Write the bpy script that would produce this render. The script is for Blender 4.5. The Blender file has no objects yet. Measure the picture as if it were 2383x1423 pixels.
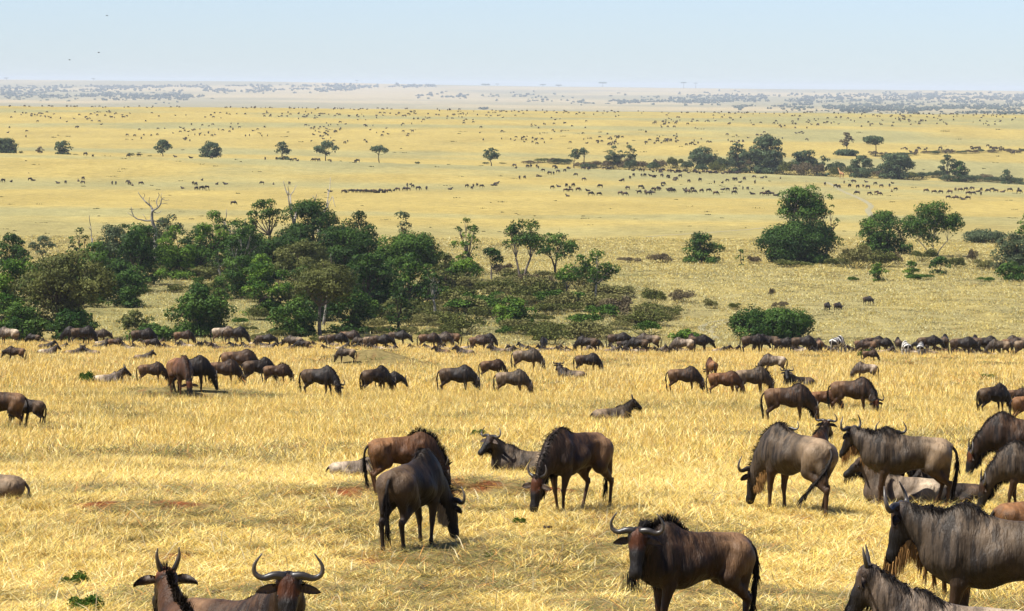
# savanna plain with wildebeest herds
SKY_STR, SUN_STR, EXPO = .062, 5.0, 1.0
HAZE_D, HAZE_COL = 3.9e-5, (.86, .93, 1.0, 1)
GR = 1.0; HERD = True
import bpy, math, random
import numpy as np
from math import radians, sin, cos, pi
random.seed(7); RNG = np.random.default_rng(7)
scene = bpy.context.scene
COL = scene.collection
FPX, CX, CY, W, H = 8000.0, 1191.5, 711.5, 2383.0, 1423.0
CAM = np.array([0.0, 0.0, 6.25])
PITCH = math.atan((711.5-202.0)/FPX); ROLL = math.atan(24/2383.0)
_f = np.array([0.0, cos(PITCH), -sin(PITCH)]); _u0 = np.array([0.0, sin(PITCH), cos(PITCH)]); _r0 = np.array([1.0, 0, 0])
RIGHT = _r0*cos(ROLL) + _u0*sin(ROLL); UP = -_r0*sin(ROLL) + _u0*cos(ROLL); FWD = _f
def ray(X, Y):
    return FWD + RIGHT*((X-CX)/FPX) + UP*((CY-Y)/FPX)
def eyeY(X): return 190.0 + 24.0*X/W

# ---------------------------------------------------------------- noise
def _hash(ix, iy, s):
    h = (ix.astype(np.int64)*374761393 + iy.astype(np.int64)*668265263 + s*974634777) & 0xFFFFFFFF
    h = ((h ^ (h >> 13))*1274126177) & 0xFFFFFFFF
    h = h ^ (h >> 16)
    return (h & 0xFFFFFF)/float(0xFFFFFF)
def vnoise(x, y, s=0):
    x = np.asarray(x, float); y = np.asarray(y, float)
    ix = np.floor(x); iy = np.floor(y); fx = x-ix; fy = y-iy
    fx = fx*fx*(3-2*fx); fy = fy*fy*(3-2*fy)
    a = _hash(ix, iy, s); b = _hash(ix+1, iy, s); c = _hash(ix, iy+1, s); d = _hash(ix+1, iy+1, s)
    return (a*(1-fx)+b*fx)*(1-fy) + (c*(1-fx)+d*fx)*fy
def fbm(x, y, s=0, o=4):
    t = 0; a = 0.5; n = 0
    for k in range(o):
        t = t + a*vnoise(x*2**k, y*2**k, s+k); n += a; a *= .5
    return t/n

# ---------------------------------------------------------------- terrain
XC = np.array([0., 600., 1200., 1800., 2383.])
_near = [(0.5, -2.5), (20, -3.7), (30, -4.95), (37, -5.95), (46, -6.27), (50.6, -6.35), (66.7, -7.6), (104, -10.2), (140, -12.8), (200, -16.8), (255, -20.6), (300, -23.3), (320, -24.5), (350, -27.6)]
_far = [(392, [800,806,810,816,821]), (470, [722,724,728,730,735]), (560, [640,642,648,648,653]), (650, [598,600,606,608,612]),
        (850, [515,518,525,525,532]), (1230, [428,432,440,448,460]), (1500, [358,371,388,406,430]), (1540, [363,376,393,411,435]),
        (1620, [357,369,385,402,426]), (2000, [320,322,326,332,345]), (2900, [246,251,259,264,267]), (3100, [250,255,263,268,271]),
        (13000, [232,236,241,243,245]), (20000, [206,208,214,220,226]), (26000, [186,190.5,201,208,212]), (34000, [189,193,203,211,215])]
ZD = np.array([a for a, b in _near] + [a for a, b in _far], float)
ZT = np.array([[b]*5 for a, b in _near] + [[-(y-eyeY(x))*a/FPX for x, y in zip(XC, b)] for a, b in _far], float)
LD = np.log(ZD+15)
def _pchip(x, y):
    h = np.diff(x)[:, None]; d = np.diff(y, axis=0)/h
    m = np.zeros_like(y); m[0] = d[0]; m[-1] = d[-1]
    a = d[:-1]; b = d[1:]; w1 = 2*h[1:]+h[:-1]; w2 = h[1:]+2*h[:-1]
    with np.errstate(divide='ignore', invalid='ignore'):
        hm = (w1+w2)/(w1/a+w2/b)
    m[1:-1] = np.where(a*b > 0, hm, 0)
    return m
ZM = _pchip(LD, ZT)
MOUNDS = []   # (x, y, rx, ry, h)
def height(x, y):
    x = np.asarray(x, float); y = np.asarray(y, float)
    x, y = np.broadcast_arrays(x, y)
    yy = np.maximum(y, 0.5)
    X = np.clip(CX + FPX*x/np.maximum(yy, 30), -900, 3300)
    t = np.interp(X, XC, np.arange(5.)); j = np.clip(t.astype(int), 0, 3); fj = t-j
    L = np.log(np.clip(yy, .5, 34000)+15)
    i = np.clip(np.searchsorted(LD, L, side='right')-1, 0, len(LD)-2)
    h = LD[i+1]-LD[i]; s = (L-LD[i])/h
    y0 = ZT[i, j]*(1-fj)+ZT[i, j+1]*fj; y1 = ZT[i+1, j]*(1-fj)+ZT[i+1, j+1]*fj
    m0 = ZM[i, j]*(1-fj)+ZM[i, j+1]*fj; m1 = ZM[i+1, j]*(1-fj)+ZM[i+1, j+1]*fj
    z = (2*s**3-3*s**2+1)*y0 + (s**3-2*s**2+s)*h*m0 + (-2*s**3+3*s**2)*y1 + (s**3-s**2)*h*m1
    z = z + CAM[2]
    z = z + (fbm(x*.12, y*.12, 3, 3)-.5)*.22*np.clip(yy/60, .3, 1) + (fbm(x*.02, y*.02, 9, 3)-.5)*np.clip((yy-60)/200, 0, 1)*.7
    z = z + (fbm(x*.004, y*.004, 19, 3)-.5)*np.clip((yy-900)/4000, 0, 1)*5
    for (mx, my, rx, ry, mh) in MOUNDS:
        q = ((x-mx)/rx)**2+((y-my)/ry)**2
        z = z + mh*np.exp(-q*1.2)
    return z
_GD = np.concatenate([np.geomspace(24, 320, 420), np.geomspace(321, 33500, 1250)])
def ground_at(X, Y):
    d = ray(X, Y); t = _GD/d[1]
    P = CAM[None]+d[None]*t[:, None]
    g = P[:, 2]-height(P[:, 0], P[:, 1])
    k = np.where(g < 0)[0]
    if len(k) == 0: k = [len(t)-1]
    k = k[0]
    if k == 0: return P[0]
    a, b = t[k-1], t[k]
    for _ in range(18):
        m = (a+b)/2; Q = CAM+d*m
        if Q[2]-height(Q[0], Q[1]) < 0: b = m
        else: a = m
    Q = CAM+d*b; Q[2] = float(height(Q[0], Q[1])); return Q
_tab = {}
def fast_ground(X, Y):
    k = int(round(X/40.0))
    if k not in _tab:
        Xc = k*40.0; d = _GD; x = (Xc-CX)*d/FPX; Yp = eyeY(Xc)+(CAM[2]-height(x, d))*FPX/d; vis = Yp <= np.minimum.accumulate(Yp)+1e-9; _tab[k] = (Yp[vis][::-1], d[vis][::-1])
    a, b = _tab[k]; return at_dist(X, float(np.interp(Y, a, b)))
def at_dist(X, d):
    x = (X-CX)*d/FPX
    return np.array([x, d, float(height(x, d))])
def ppm(P): return FPX/float(np.dot(P-CAM, FWD))   # photo px per metre
for (X, Y, wpx, dep, mh) in [(862, 858, 135, 3.6, 1.35), (440, 932, 230, 2.4, .5), (1040, 1160, 360, 1.0, .30), (360, 1182, 210, .5, .12)]:
    p = ground_at(X, Y); MOUNDS.append((p[0], p[1]+(.0 if mh < .3 else dep*.4), wpx/ppm(p), dep, mh))

# ---------------------------------------------------------------- object helpers
def tag(o, label=None, cat=None, group=None, kind=None):
    if label: o['label'] = label
    if cat: o['category'] = cat
    if group: o['group'] = group
    if kind: o['kind'] = kind
    return o
def empty(name, loc, rz=0, sc=1):
    o = bpy.data.objects.new(name, None); COL.objects.link(o)
    o.empty_display_size = .2
    o.location = [float(v) for v in loc]; o.rotation_euler = (0, 0, rz); o.scale = (sc, sc, sc); return o
def link(name, me, parent=None):
    o = bpy.data.objects.new(name, me); COL.objects.link(o); o.parent = parent; return o
def mesh_np(name, V, faces, mat=None, smooth=False, col=None):
    """faces: list of arrays of shape (n,k) with k = 3 or 4"""
    me = bpy.data.meshes.new(name)
    V = np.asarray(V, np.float32)
    fl = [np.asarray(f, np.int32) for f in faces if len(f)]
    n = sum(len(f) for f in fl); loops = np.concatenate([f.ravel() for f in fl]) if fl else np.zeros(0, np.int32)
    tot = np.concatenate([np.full(len(f), f.shape[1], np.int32) for f in fl])
    st = np.concatenate([[0], np.cumsum(tot)[:-1]]).astype(np.int32)
    me.vertices.add(len(V)); me.vertices.foreach_set('co', V.ravel())
    me.loops.add(len(loops)); me.loops.foreach_set('vertex_index', loops)
    me.polygons.add(n); me.polygons.foreach_set('loop_start', st); me.polygons.foreach_set('loop_total', tot)
    me.polygons.foreach_set('use_smooth', np.full(n, smooth))
    if col is not None:
        c = np.ones((len(V), 4), np.float32); c[:, :col.shape[1]] = col
        a = me.color_attributes.new('tint', 'FLOAT_COLOR', 'POINT'); a.data.foreach_set('color', c.ravel())
    if mat: me.materials.append(mat)
    me.update(calc_edges=True); return me
def tube(pts, rad, n=6):
    """tapered tube along points: returns V, F4 (+tip closes)"""
    pts = np.asarray(pts, float); rad = np.asarray(rad, float); V = []; T = np.gradient(pts, axis=0)
    T /= np.linalg.norm(T, axis=1)[:, None]+1e-9
    ref = np.array([0, 0, 1.]) if abs(T[0][2]) < .8 else np.array([1., 0, 0])
    a = np.cross(T[0], ref); a /= np.linalg.norm(a)
    for p, t, r in zip(pts, T, rad):
        a = a - t*np.dot(a, t); a /= np.linalg.norm(a); b = np.cross(t, a)
        th = np.arange(n)*2*pi/n
        V.append(p + r*(np.cos(th)[:, None]*a + np.sin(th)[:, None]*b))
    V = np.concatenate(V); F = []
    for i in range(len(pts)-1):
        for k in range(n):
            F.append((i*n+k, i*n+(k+1) % n, (i+1)*n+(k+1) % n, (i+1)*n+k))
    m = len(V)
    V = np.vstack([V, pts[0]-T[0]*rad[0]*.4, pts[-1]+T[-1]*rad[-1]*.4])
    for k in range(n):
        F.append(((k+1) % n, k, m, m)); F.append(((len(pts)-1)*n+k, (len(pts)-1)*n+(k+1) % n, m+1, m+1))
    F = np.array(F)
    return V, F
def split_tri(F):
    F = np.asarray(F); t = F[:, 2] == F[:, 3]
    return F[~t], F[t][:, :3]
class Acc:
    def __init__(s): s.V = []; s.Q = []; s.T = []; s.C = []; s.n = 0
    def add(s, V, F, c=None):
        q, t = split_tri(F) if F.shape[1] == 4 else (np.zeros((0, 4), int), F)
        s.V.append(V); s.Q.append(q+s.n); s.T.append(t+s.n); s.n += len(V)
        if c is not None:
            c = np.asarray(c, float); s.C.append(np.broadcast_to(c, (len(V), c.shape[-1])) if c.ndim == 1 else c)
    def mesh(s, name, mat, smooth=True):
        return mesh_np(name, np.vstack(s.V), [np.vstack(s.Q), np.vstack(s.T)], mat, smooth, np.vstack(s.C) if s.C else None)
def spline(pts, n):
    pts = np.asarray(pts, float); P = np.vstack([2*pts[0]-pts[1], pts, 2*pts[-1]-pts[-2]]); out = []
    m = len(pts)-1
    for t in np.linspace(0, m, n):
        i = min(int(t), m-1); u = t-i; a, b, c, d = P[i:i+4]
        out.append(.5*((2*b)+(c-a)*u+(2*a-5*b+4*c-d)*u*u+(3*b-a-3*c+d)*u**3))
    return np.array(out)

# ---------------------------------------------------------------- materials
def newmat(name):
    m = bpy.data.materials.new(name); m.use_nodes = True
    nt = m.node_tree; b = nt.nodes['Principled BSDF']; return m, nt, b, nt.nodes, nt.links
def N(ns, t, **kw):
    n = ns.new(t)
    for k, v in kw.items(): setattr(n, k, v)
    return n
def mix_rgb(nt, a, b, fac, mode='MIX'):
    n = nt.nodes.new('ShaderNodeMix'); n.data_type = 'RGBA'; n.blend_type = mode
    for sock, v in ((n.inputs['Factor'], fac), (n.inputs[6], a), (n.inputs[7], b)):
        if isinstance(v, (int, float)): sock.default_value = v
        elif isinstance(v, tuple): sock.default_value = (*v[:3], 1)
        else: nt.links.new(v, sock)
    return n.outputs[2]
def noise(nt, vec, scale, detail=4, rough=.55):
    n = nt.nodes.new('ShaderNodeTexNoise'); n.inputs['Scale'].default_value = scale
    n.inputs['Detail'].default_value = detail; n.inputs['Roughness'].default_value = rough
    if vec is not None: nt.links.new(vec, n.inputs['Vector'])
    return n.outputs['Fac']
def ramp(nt, v, stops):
    n = nt.nodes.new('ShaderNodeValToRGB'); e = n.color_ramp.elements
    while len(e) < len(stops): e.new(.5)
    for q, (p, c) in zip(e, stops):
        q.position = p; q.color = (*c, 1) if isinstance(c, tuple) else (c, c, c, 1)
    nt.links.new(v, n.inputs[0]); return n.outputs[0]
def attr(nt, name='tint'):
    n = nt.nodes.new('ShaderNodeAttribute'); n.attribute_name = name; return n
def mapping(nt, src, sc):
    n = nt.nodes.new('ShaderNodeMapping'); n.inputs['Scale'].default_value = sc; nt.links.new(src, n.inputs[0]); return n.outputs[0]
def texco(nt, w='Object'):
    return nt.nodes.new('ShaderNodeTexCoord').outputs[w]

def mat_fur():
    m, nt, b, ns, lk = newmat('fur_coat')
    at = attr(nt); co = texco(nt)
    n1 = noise(nt, mapping(nt, co, (13, 7, 1.6)), 1.0, 3)
    st = ramp(nt, n1, [(.45, 0.0), (.53, 1.0)])
    mlt = nt.nodes.new('ShaderNodeMath'); mlt.operation = 'MULTIPLY'; lk.new(st, mlt.inputs[0]); lk.new(at.outputs['Alpha'], mlt.inputs[1])
    dark = mix_rgb(nt, at.outputs['Color'], (.25, .25, .26), 1.0, 'MULTIPLY')
    c1 = mix_rgb(nt, at.outputs['Color'], dark, mlt.outputs[0])
    n2 = noise(nt, mapping(nt, co, (5, 5, 3)), 1.0, 6, .65); v2 = ramp(nt, n2, [(.32, .5), (.68, 1.5)])
    c2 = mix_rgb(nt, c1, v2, 1.0, 'MULTIPLY')
    lk.new(c2, b.inputs['Base Color']); b.inputs['Roughness'].default_value = .56; b.inputs['Specular IOR Level'].default_value = .22
    n3 = noise(nt, mapping(nt, co, (60, 60, 16)), 1.0, 3)
    bp = nt.nodes.new('ShaderNodeBump'); bp.inputs['Strength'].default_value = .35; bp.inputs['Distance'].default_value = .02
    b2 = nt.nodes.new('ShaderNodeBump'); b2.inputs['Strength'].default_value = .8; b2.inputs['Distance'].default_value = .05
    lk.new(noise(nt, mapping(nt, co, (12, 6, 2.6)), 1.0, 4, .6), b2.inputs['Height']); lk.new(b2.outputs[0], bp.inputs['Normal'])
    lk.new(n3, bp.inputs['Height']); lk.new(bp.outputs[0], b.inputs['Normal'])
    return m
def mat_vcol(name, rough=.7, spec=.2, transl=0.0, nscale=0):
    m, nt, b, ns, lk = newmat(name)
    at = attr(nt); c = at.outputs['Color']
    if nscale:
        c = mix_rgb(nt, c, ramp(nt, noise(nt, texco(nt), nscale, 4), [(.3, .7), (.7, 1.3)]), 1.0, 'MULTIPLY')
    lk.new(c, b.inputs['Base Color']); b.inputs['Roughness'].default_value = rough; b.inputs['Specular IOR Level'].default_value = spec
    if transl:
        tr = nt.nodes.new('ShaderNodeBsdfTranslucent'); lk.new(c, tr.inputs[0]); mx = nt.nodes.new('ShaderNodeMixShader')
        mx.inputs[0].default_value = transl; lk.new(b.outputs[0], mx.inputs[1]); lk.new(tr.outputs[0], mx.inputs[2])
        lk.new(mx.outputs[0], ns['Material Output'].inputs[0])
    return m
M_FUR = mat_fur(); M_HAIR = mat_vcol('coarse_hair', .6, .12); M_HORN = mat_vcol('horn_keratin', .38, .45, 0, 30)
M_EYE = mat_vcol('eye_gloss', .15, .6)
M_LEAF = mat_vcol('leaf_foliage', .6, .12, .18); M_BARK = mat_vcol('tree_bark', .85, .15, 0, 6); M_GRASS = mat_vcol('grass_blade', .55, .25, .14)
M_TWIG = mat_vcol('scrub_twig', .8, .1, .12)
# ================================================================= animals: smooth signed-distance bodies
def surface_nets(F, org, h):
    I = F < 0
    A = I[:-1, :-1, :-1]; any_ = np.zeros(A.shape, bool); all_ = np.ones(A.shape, bool)
    nx, ny, nz = F.shape
    for a in (0, 1):
        for b in (0, 1):
            for c in (0, 1):
                s = I[a:nx-1+a, b:ny-1+b, c:nz-1+c]; any_ |= s; all_ &= s
    act = any_ & ~all_
    ii, jj, kk = np.nonzero(act); n = len(ii)
    acc = np.zeros((n, 3)); cnt = np.zeros(n)
    cs = [(a, b, c) for a in (0, 1) for b in (0, 1) for c in (0, 1)]
    for p in cs:
        for ax in range(3):
            if p[ax]: continue
            q = list(p); q[ax] = 1
            va = F[ii+p[0], jj+p[1], kk+p[2]]; vb = F[ii+q[0], jj+q[1], kk+q[2]]
            cr = (va < 0) != (vb < 0); t = np.where(cr, va/np.where(cr, va-vb, 1), 0)
            pos = np.tile(np.array(p, float), (n, 1)); pos[:, ax] = t
            acc[cr] += pos[cr]; cnt[cr] += 1
    V = np.stack([ii, jj, kk], 1)+acc/cnt[:, None]
    V = np.array(org)+V*h
    idm = -np.ones(act.shape, np.int64); idm[ii, jj, kk] = np.arange(n)
    Q = []
    for ax in range(3):
        s0 = [slice(1, -1)]*3; s0[ax] = slice(0, -1); s1 = [slice(1, -1)]*3; s1[ax] = slice(1, None)
        a = I[tuple(s0)]; b = I[tuple(s1)]
        x, y, z = np.nonzero(a != b); flip = a[x, y, z]
        base = np.stack([x+1, y+1, z+1], 1); base[:, ax] -= 1
        u, v = (ax+1) % 3, (ax+2) % 3
        def cell(du, dv):
            c = base.copy(); c[:, u] -= du; c[:, v] -= dv
            return idm[c[:, 0], c[:, 1], c[:, 2]]
        q = np.stack([cell(1, 1), cell(0, 1), cell(0, 0), cell(1, 0)], 1)
        q[~flip] = q[~flip][:, ::-1]
        Q.append(q)
    Q = np.vstack(Q); Q = Q[(Q >= 0).all(1)]
    return V, Q
def sdf_grid(lo, nn, res, prims):
    D = np.full(nn, 9.0, np.float32); ax = [(lo[i]+np.arange(nn[i])*res).astype(np.float32) for i in range(3)]
    for (a, b, ra, rb, r, k, sq) in prims:
        a = np.array(a, np.float32); b = np.array(b, np.float32); m = max(ra, rb)+k+res*2+.01
        i0 = np.clip(((np.minimum(a, b)-m-lo)/res).astype(int), 0, nn-1); i1 = np.clip(((np.maximum(a, b)+m-lo)/res).astype(int)+2, 1, nn)
        sl = tuple(slice(p, q) for p, q in zip(i0, i1)); S = np.array([1, sq, 1], np.float32)
        X, Y, Z = ax[0][sl[0]][:, None, None]-a[0], (ax[1][sl[1]][None, :, None]-a[1])*sq, ax[2][sl[2]][None, None, :]-a[2]; ba = (b-a)*S; L = float(ba@ba)+1e-9
        h = np.clip((X*ba[0]+Y*ba[1]+Z*ba[2])/L, 0, 1)
        d = np.sqrt((X-h*ba[0])**2+(Y-h*ba[1])**2+(Z-h*ba[2])**2)-(ra+(rb-ra)*h)
        if sq != 1: d = d/(1+(sq-1)*.5)
        O = D[sl]; q = np.clip(.5+.5*(O-d)/k, 0, 1); D[sl] = O*(1-q)+d*q-k*q*(1-q)
    return D
def sdf_eval(P, prims):
    D = np.full(len(P), 9.0, np.float32); best = np.full(len(P), 9.0, np.float32); reg = np.zeros(len(P), np.int16)
    for (a, b, ra, rb, r, k, sq) in prims:
        a = np.array(a, np.float32); b = np.array(b, np.float32)
        q = P-a; ba = b-a; 
        if sq != 1: q = q*np.array([1, sq, 1], np.float32); ba = ba*np.array([1, sq, 1], np.float32)
        L = float(ba@ba)+1e-9
        h = np.clip((q@ba)/L, 0, 1)
        d = np.linalg.norm(q-h[:, None]*ba, axis=1)-(ra+(rb-ra)*h)
        if sq != 1: d = d/(1+(sq-1)*.5)
        m = np.clip(.5+.5*(D-d)/k, 0, 1)
        D = D*(1-m)+d*m-k*m*(1-m)
        u = d < best; best[u] = d[u]; reg[u] = r
    return D, reg
TORSO, NECK, HEAD, MUZ, LEGF, LEGH, HOOF = range(7)
def rotz(v, a, c=(0, 0)):
    x, y = v[0]-c[0], v[1]-c[1]
    return np.array([c[0]+x*cos(a)-y*sin(a), c[1]+x*sin(a)+y*cos(a), v[2]])
def skeleton(pose='graze', hy=0, step=(0, 0, 0, 0), calf=False, thick=1.0, zebra=False, graze_h=0.0, pitch=None):
    """hy: head yaw (deg, + = animal's left). returns prims and a frame dict"""
    pr = []; lying = pose == 'lie'; dz = -.66 if lying else 0
    def A(a, b, ra, rb, r, k=.06, sq=1, z=True):
        a = np.array(a, float); b = np.array(b, float)
        if z: a[2] += dz; b[2] += dz
        pr.append((a, b, ra, rb, r, k, sq))
    s = 1.22 if not calf else 1.38
    wz = 0 if not (calf or zebra) else -.05
    A((-.60, 0, 1.0), (-.25, 0, .975), .215, .262, TORSO, .05, s)
    A((-.25, 0, .975), (.15, 0, .93), .262, .30, TORSO, .05, s)
    A((.15, 0, .93), (.42, 0, .965), .30, .305, TORSO, .05, s)
    A((.42, 0, .965), (.60, 0, .93), .30, .22, TORSO, .05, s)
    A((-.08, 0, 1.09), (.38, 0, 1.26+wz), .10, .125, TORSO, .12, s)
    A((.38, 0, 1.26+wz), (.58, 0, 1.10), .125, .15, NECK, .12, s)
    if not lying: A((.20, 0, .86), (.46, 0, .86), .24, .22, TORSO, .08, s)
    A((-.56, 0, 1.10), (-.02, 0, 1.09), .12, .12, TORSO, .08, s)
    for q in (1, -1):   # hip bone, haunch, shoulder blade, rib cage
        A((-.36, q*.15, 1.10), (-.46, q*.16, 1.06), .05, .06, TORSO, .05)
        A((-.62, q*.12, 1.0), (-.52, q*.14, .90), .14, .15, TORSO, .05)
        A((.40, q*.15, 1.10), (.48, q*.17, .86), .09, .11, TORSO, .05)
        A((.02, q*.15, .92), (.20, q*.15, .84), .16, .14, TORSO, .06)
    A((-.80, 0, 1.10), (-.68, 0, 1.14), .035, .06, TORSO, .05)
    # legs
    T = thick*(.86 if calf else 1)
    if not lying:
        for n_, q in enumerate((1, -1)):
            f = step[n_]; g = step[2+n_]
            S = (.45, q*.13, .90); E = (.40+f*.15, q*.15, .68); K = (.44+f*.62, q*.13, .40); Fe = (.43+f, q*.125, .11); Ho = (.46+f, q*.125, .035)
            A(S, E, .13, .088, LEGF, .06); A(E, K, .082, .043*T, LEGF, .03); A(K, (K[0]-.005, K[1], K[2]-.05), .046*T, .036*T, LEGF, .02)
            A(K, Fe, .036*T, .027*T, LEGF, .02); A(Fe, Ho, .034*T, .03*T, LEGF, .02); A(Ho, (Ho[0]+.035, Ho[1], .03), .036*T, .028*T, HOOF, .01)
            Hp = (-.56, q*.13, .98); St = (-.40+g*.35, q*.17, .73); Hk = (-.70+g*.75, q*.13, .45); Hf = (-.63+g, q*.125, .12); Hh = (-.60+g, q*.125, .035)
            A(Hp, St, .19, .125, LEGH, .07); A((-.66, q*.12, .92), (Hk[0]+.05, q*.13, .60), .14, .05*T, LEGH, .06); A(St, Hk, .10, .046*T, LEGH, .05)
            A((Hk[0]-.03, Hk[1], Hk[2]+.04), Hk, .03*T, .042*T, LEGH, .02)
            A(Hk, Hf, .04*T, .029*T, LEGH, .02); A(Hf, Hh, .035*T, .031*T, LEGH, .02); A(Hh, (Hh[0]+.035, Hh[1], .03), .036*T, .028*T, HOOF, .01)
    else:
        for q in (1, -1):
            B = lambda *a, **k: A(*a, z=False, **k)
            B((.42, q*.17, .32), (.34, q*.24, .15), .14, .09, LEGF, k=.06); B((.34, q*.24, .14), (.64, q*.2, .08), .075, .05, LEGF, k=.03)
            B((.64, q*.2, .07), (.40, q*.15, .045), .042, .035, LEGF, k=.02)
            B((-.52, q*.17, .34), (-.2, q*.3, .2), .19, .13, LEGH, k=.07); B((-.2, q*.3, .18), (-.55, q*.33, .08), .10, .055, LEGH, k=.05)
            B((-.55, q*.33, .07), (-.22, q*.37, .045), .045, .035, LEGH, k=.02)
    # neck and head
    yaw = radians(hy); bn = np.array([.48, 0, 1.03+dz])
    if pose == 'graze':
        mid = np.array([.77, 0, .82+graze_h*.5]); poll = np.array([.97, 0, .55+graze_h]); pit = radians(-74)
    elif lying:
        mid = np.array([.68, 0, .66]); poll = np.array([.86, 0, .86]); pit = radians(-38)
    elif pose == 'low':
        mid = np.array([.78, 0, .98]); poll = np.array([1.04, 0, .86]); pit = radians(-62)
    else:
        mid = np.array([.74, 0, 1.16]); poll = np.array([.98, 0, 1.27]); pit = radians(-58)
    if zebra and pose != 'graze': mid = np.array([.72, 0, 1.2]); poll = np.array([.9, 0, 1.42])
    if pitch is not None: pit = radians(pitch)
    mid = rotz(mid, yaw*.3, (.42, 0)); poll = rotz(poll, yaw*.55, (.42, 0))
    F = np.array([cos(pit)*cos(yaw), cos(pit)*sin(yaw), sin(pit)]); U = np.array([-sin(pit)*cos(yaw), -sin(pit)*sin(yaw), cos(pit)]); R = np.cross(F, U)
    cn = .80 if calf else 1.0
    def C(a, b, ra, rb, r, k=.05, sq=1): pr.append((a, b, ra, rb, r, k, sq))
    C(bn, mid, .262*cn, .185*cn, NECK, .10, 1.5); C(mid, poll, .185*cn, .125*cn, NECK, .06, 1.3)
    hs = .92 if calf else 1.0
    C(poll+U*.01, poll+F*.2*hs, .112*hs, .085*hs, HEAD, .05); C(poll+F*.2*hs, poll+F*.42*hs-U*.01, .083*hs, .066*hs, MUZ, .04)
    C(poll-U*.07+F*.06, poll+F*.34*hs-U*.045, .075*hs, .05*hs, HEAD, .05)
    for q in (1, -1):
        C(poll+F*.40*hs+R*q*.024-U*.01, poll+F*.445*hs+R*q*.026-U*.02, .05*hs, .043*hs, MUZ, .04)
        C(poll+F*.11*hs+R*q*.075+U*.03, poll+F*.15*hs+R*q*.065+U*.035, .028, .022, HEAD, .025)
    C(poll+F*.36*hs-U*.055, poll+F*.43*hs-U*.055, .035*hs, .03*hs, MUZ, .03)
    if zebra:
        for q in (1, -1): C(poll+R*q*.07-F*.03, poll+R*q*.10-F*.18, .035, .02, HEAD, .02)
    fr = dict(poll=poll, mid=mid, bn=bn, F=F, U=U, R=R, yaw=yaw, dz=dz, hs=hs, lying=lying, V=-F*.72+U*.6)
    fr['V'] /= np.linalg.norm(fr['V'])
    if pose == 'graze': fr['V'] = (-F*.93+U*.34)
    return pr, fr
PAL = {  # base, rump, neck, leg, forehead
 'grey':  ((.054, .037, .022), (.130, .090, .053), (.050, .036, .024), (.044, .022, .010), (.030, .015, .008)),
 'brown': ((.036, .018, .0080), (.090, .049, .023), (.020, .011, .006), (.042, .020, .008), (.070, .022, .007)),
 'dark':  ((.014, .0085, .005), (.052, .032, .017), (.011, .008, .006), (.022, .013, .008), (.010, .006, .004)),
 'pale':  ((.120, .088, .060), (.245, .19, .13), (.070, .050, .035), (.085, .050, .027), (.030, .018, .010)),
 'red':   ((.066, .027, .009), (.120, .056, .021), (.036, .016, .007), (.080, .036, .014), (.10, .032, .009)),
}
def sstep(a, b, x):
    t = np.clip((x-a)/(b-a), 0, 1); return t*t*(3-2*t)
def paint(V, reg, fr, pal, calf, seed):
    base, rump, neck, leg, fore = [np.array(c) for c in PAL[pal]]
    n = len(V); C = np.tile(base, (n, 1)); x, y, z = V[:, 0], V[:, 1], V[:, 2]; zz = z-fr['dz']
    nz = fbm(x*4+seed*7.1, zz*4+y*3, seed, 3)
    w = sstep(-.15, -.45, x+(nz-.5)*.25)[:, None]; C = C*(1-w)+rump*w
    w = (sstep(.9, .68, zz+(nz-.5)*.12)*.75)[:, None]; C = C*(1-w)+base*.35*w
    w = sstep(.98, 1.2, zz+(nz-.5)*.12)[:, None]*.65; C = C*(1+w*.9)  # lighter upper back: light from above painted into the coat colour
    w = (sstep(.25, .55, x+(nz-.5)*.2)*.8)[:, None]; C = C*(1-w)+neck*w
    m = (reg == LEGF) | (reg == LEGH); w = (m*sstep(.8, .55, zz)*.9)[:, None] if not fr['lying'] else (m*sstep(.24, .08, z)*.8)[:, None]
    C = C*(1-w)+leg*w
    C[reg == HOOF] = (.018, .014, .012)
    t = (V-fr['poll'])@fr['F']; u = (V-fr['poll'])@fr['U']
    hd = (reg == HEAD) | (reg == MUZ)
    hc = np.tile(np.array([.009, .007, .0055]), (n, 1)); w = (sstep(.20, .08, t)*sstep(-.02, .05, u))[:, None]; hc = hc*(1-w)+fore*w
    w = (sstep(.0, -.06, u)*sstep(.3, .1, t))[:, None]*.6; hc = hc*(1-w)+neck*.9*w
    C[hd] = hc[hd]
    st = sstep(-.25, .15, x)*np.where((reg == NECK) | (reg == TORSO), 1, 0)*sstep(.70, .85, zz if not fr['lying'] else zz+.1)*.85
    if calf: st = st*.35
    st = np.where(reg == LEGF, st*.5, st)
    # flank crease: fold shade painted into the coat as a dark band
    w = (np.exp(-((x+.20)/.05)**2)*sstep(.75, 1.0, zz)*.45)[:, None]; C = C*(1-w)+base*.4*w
    return np.hstack([C*(.85+.3*nz[:, None]), st[:, None]])
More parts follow.
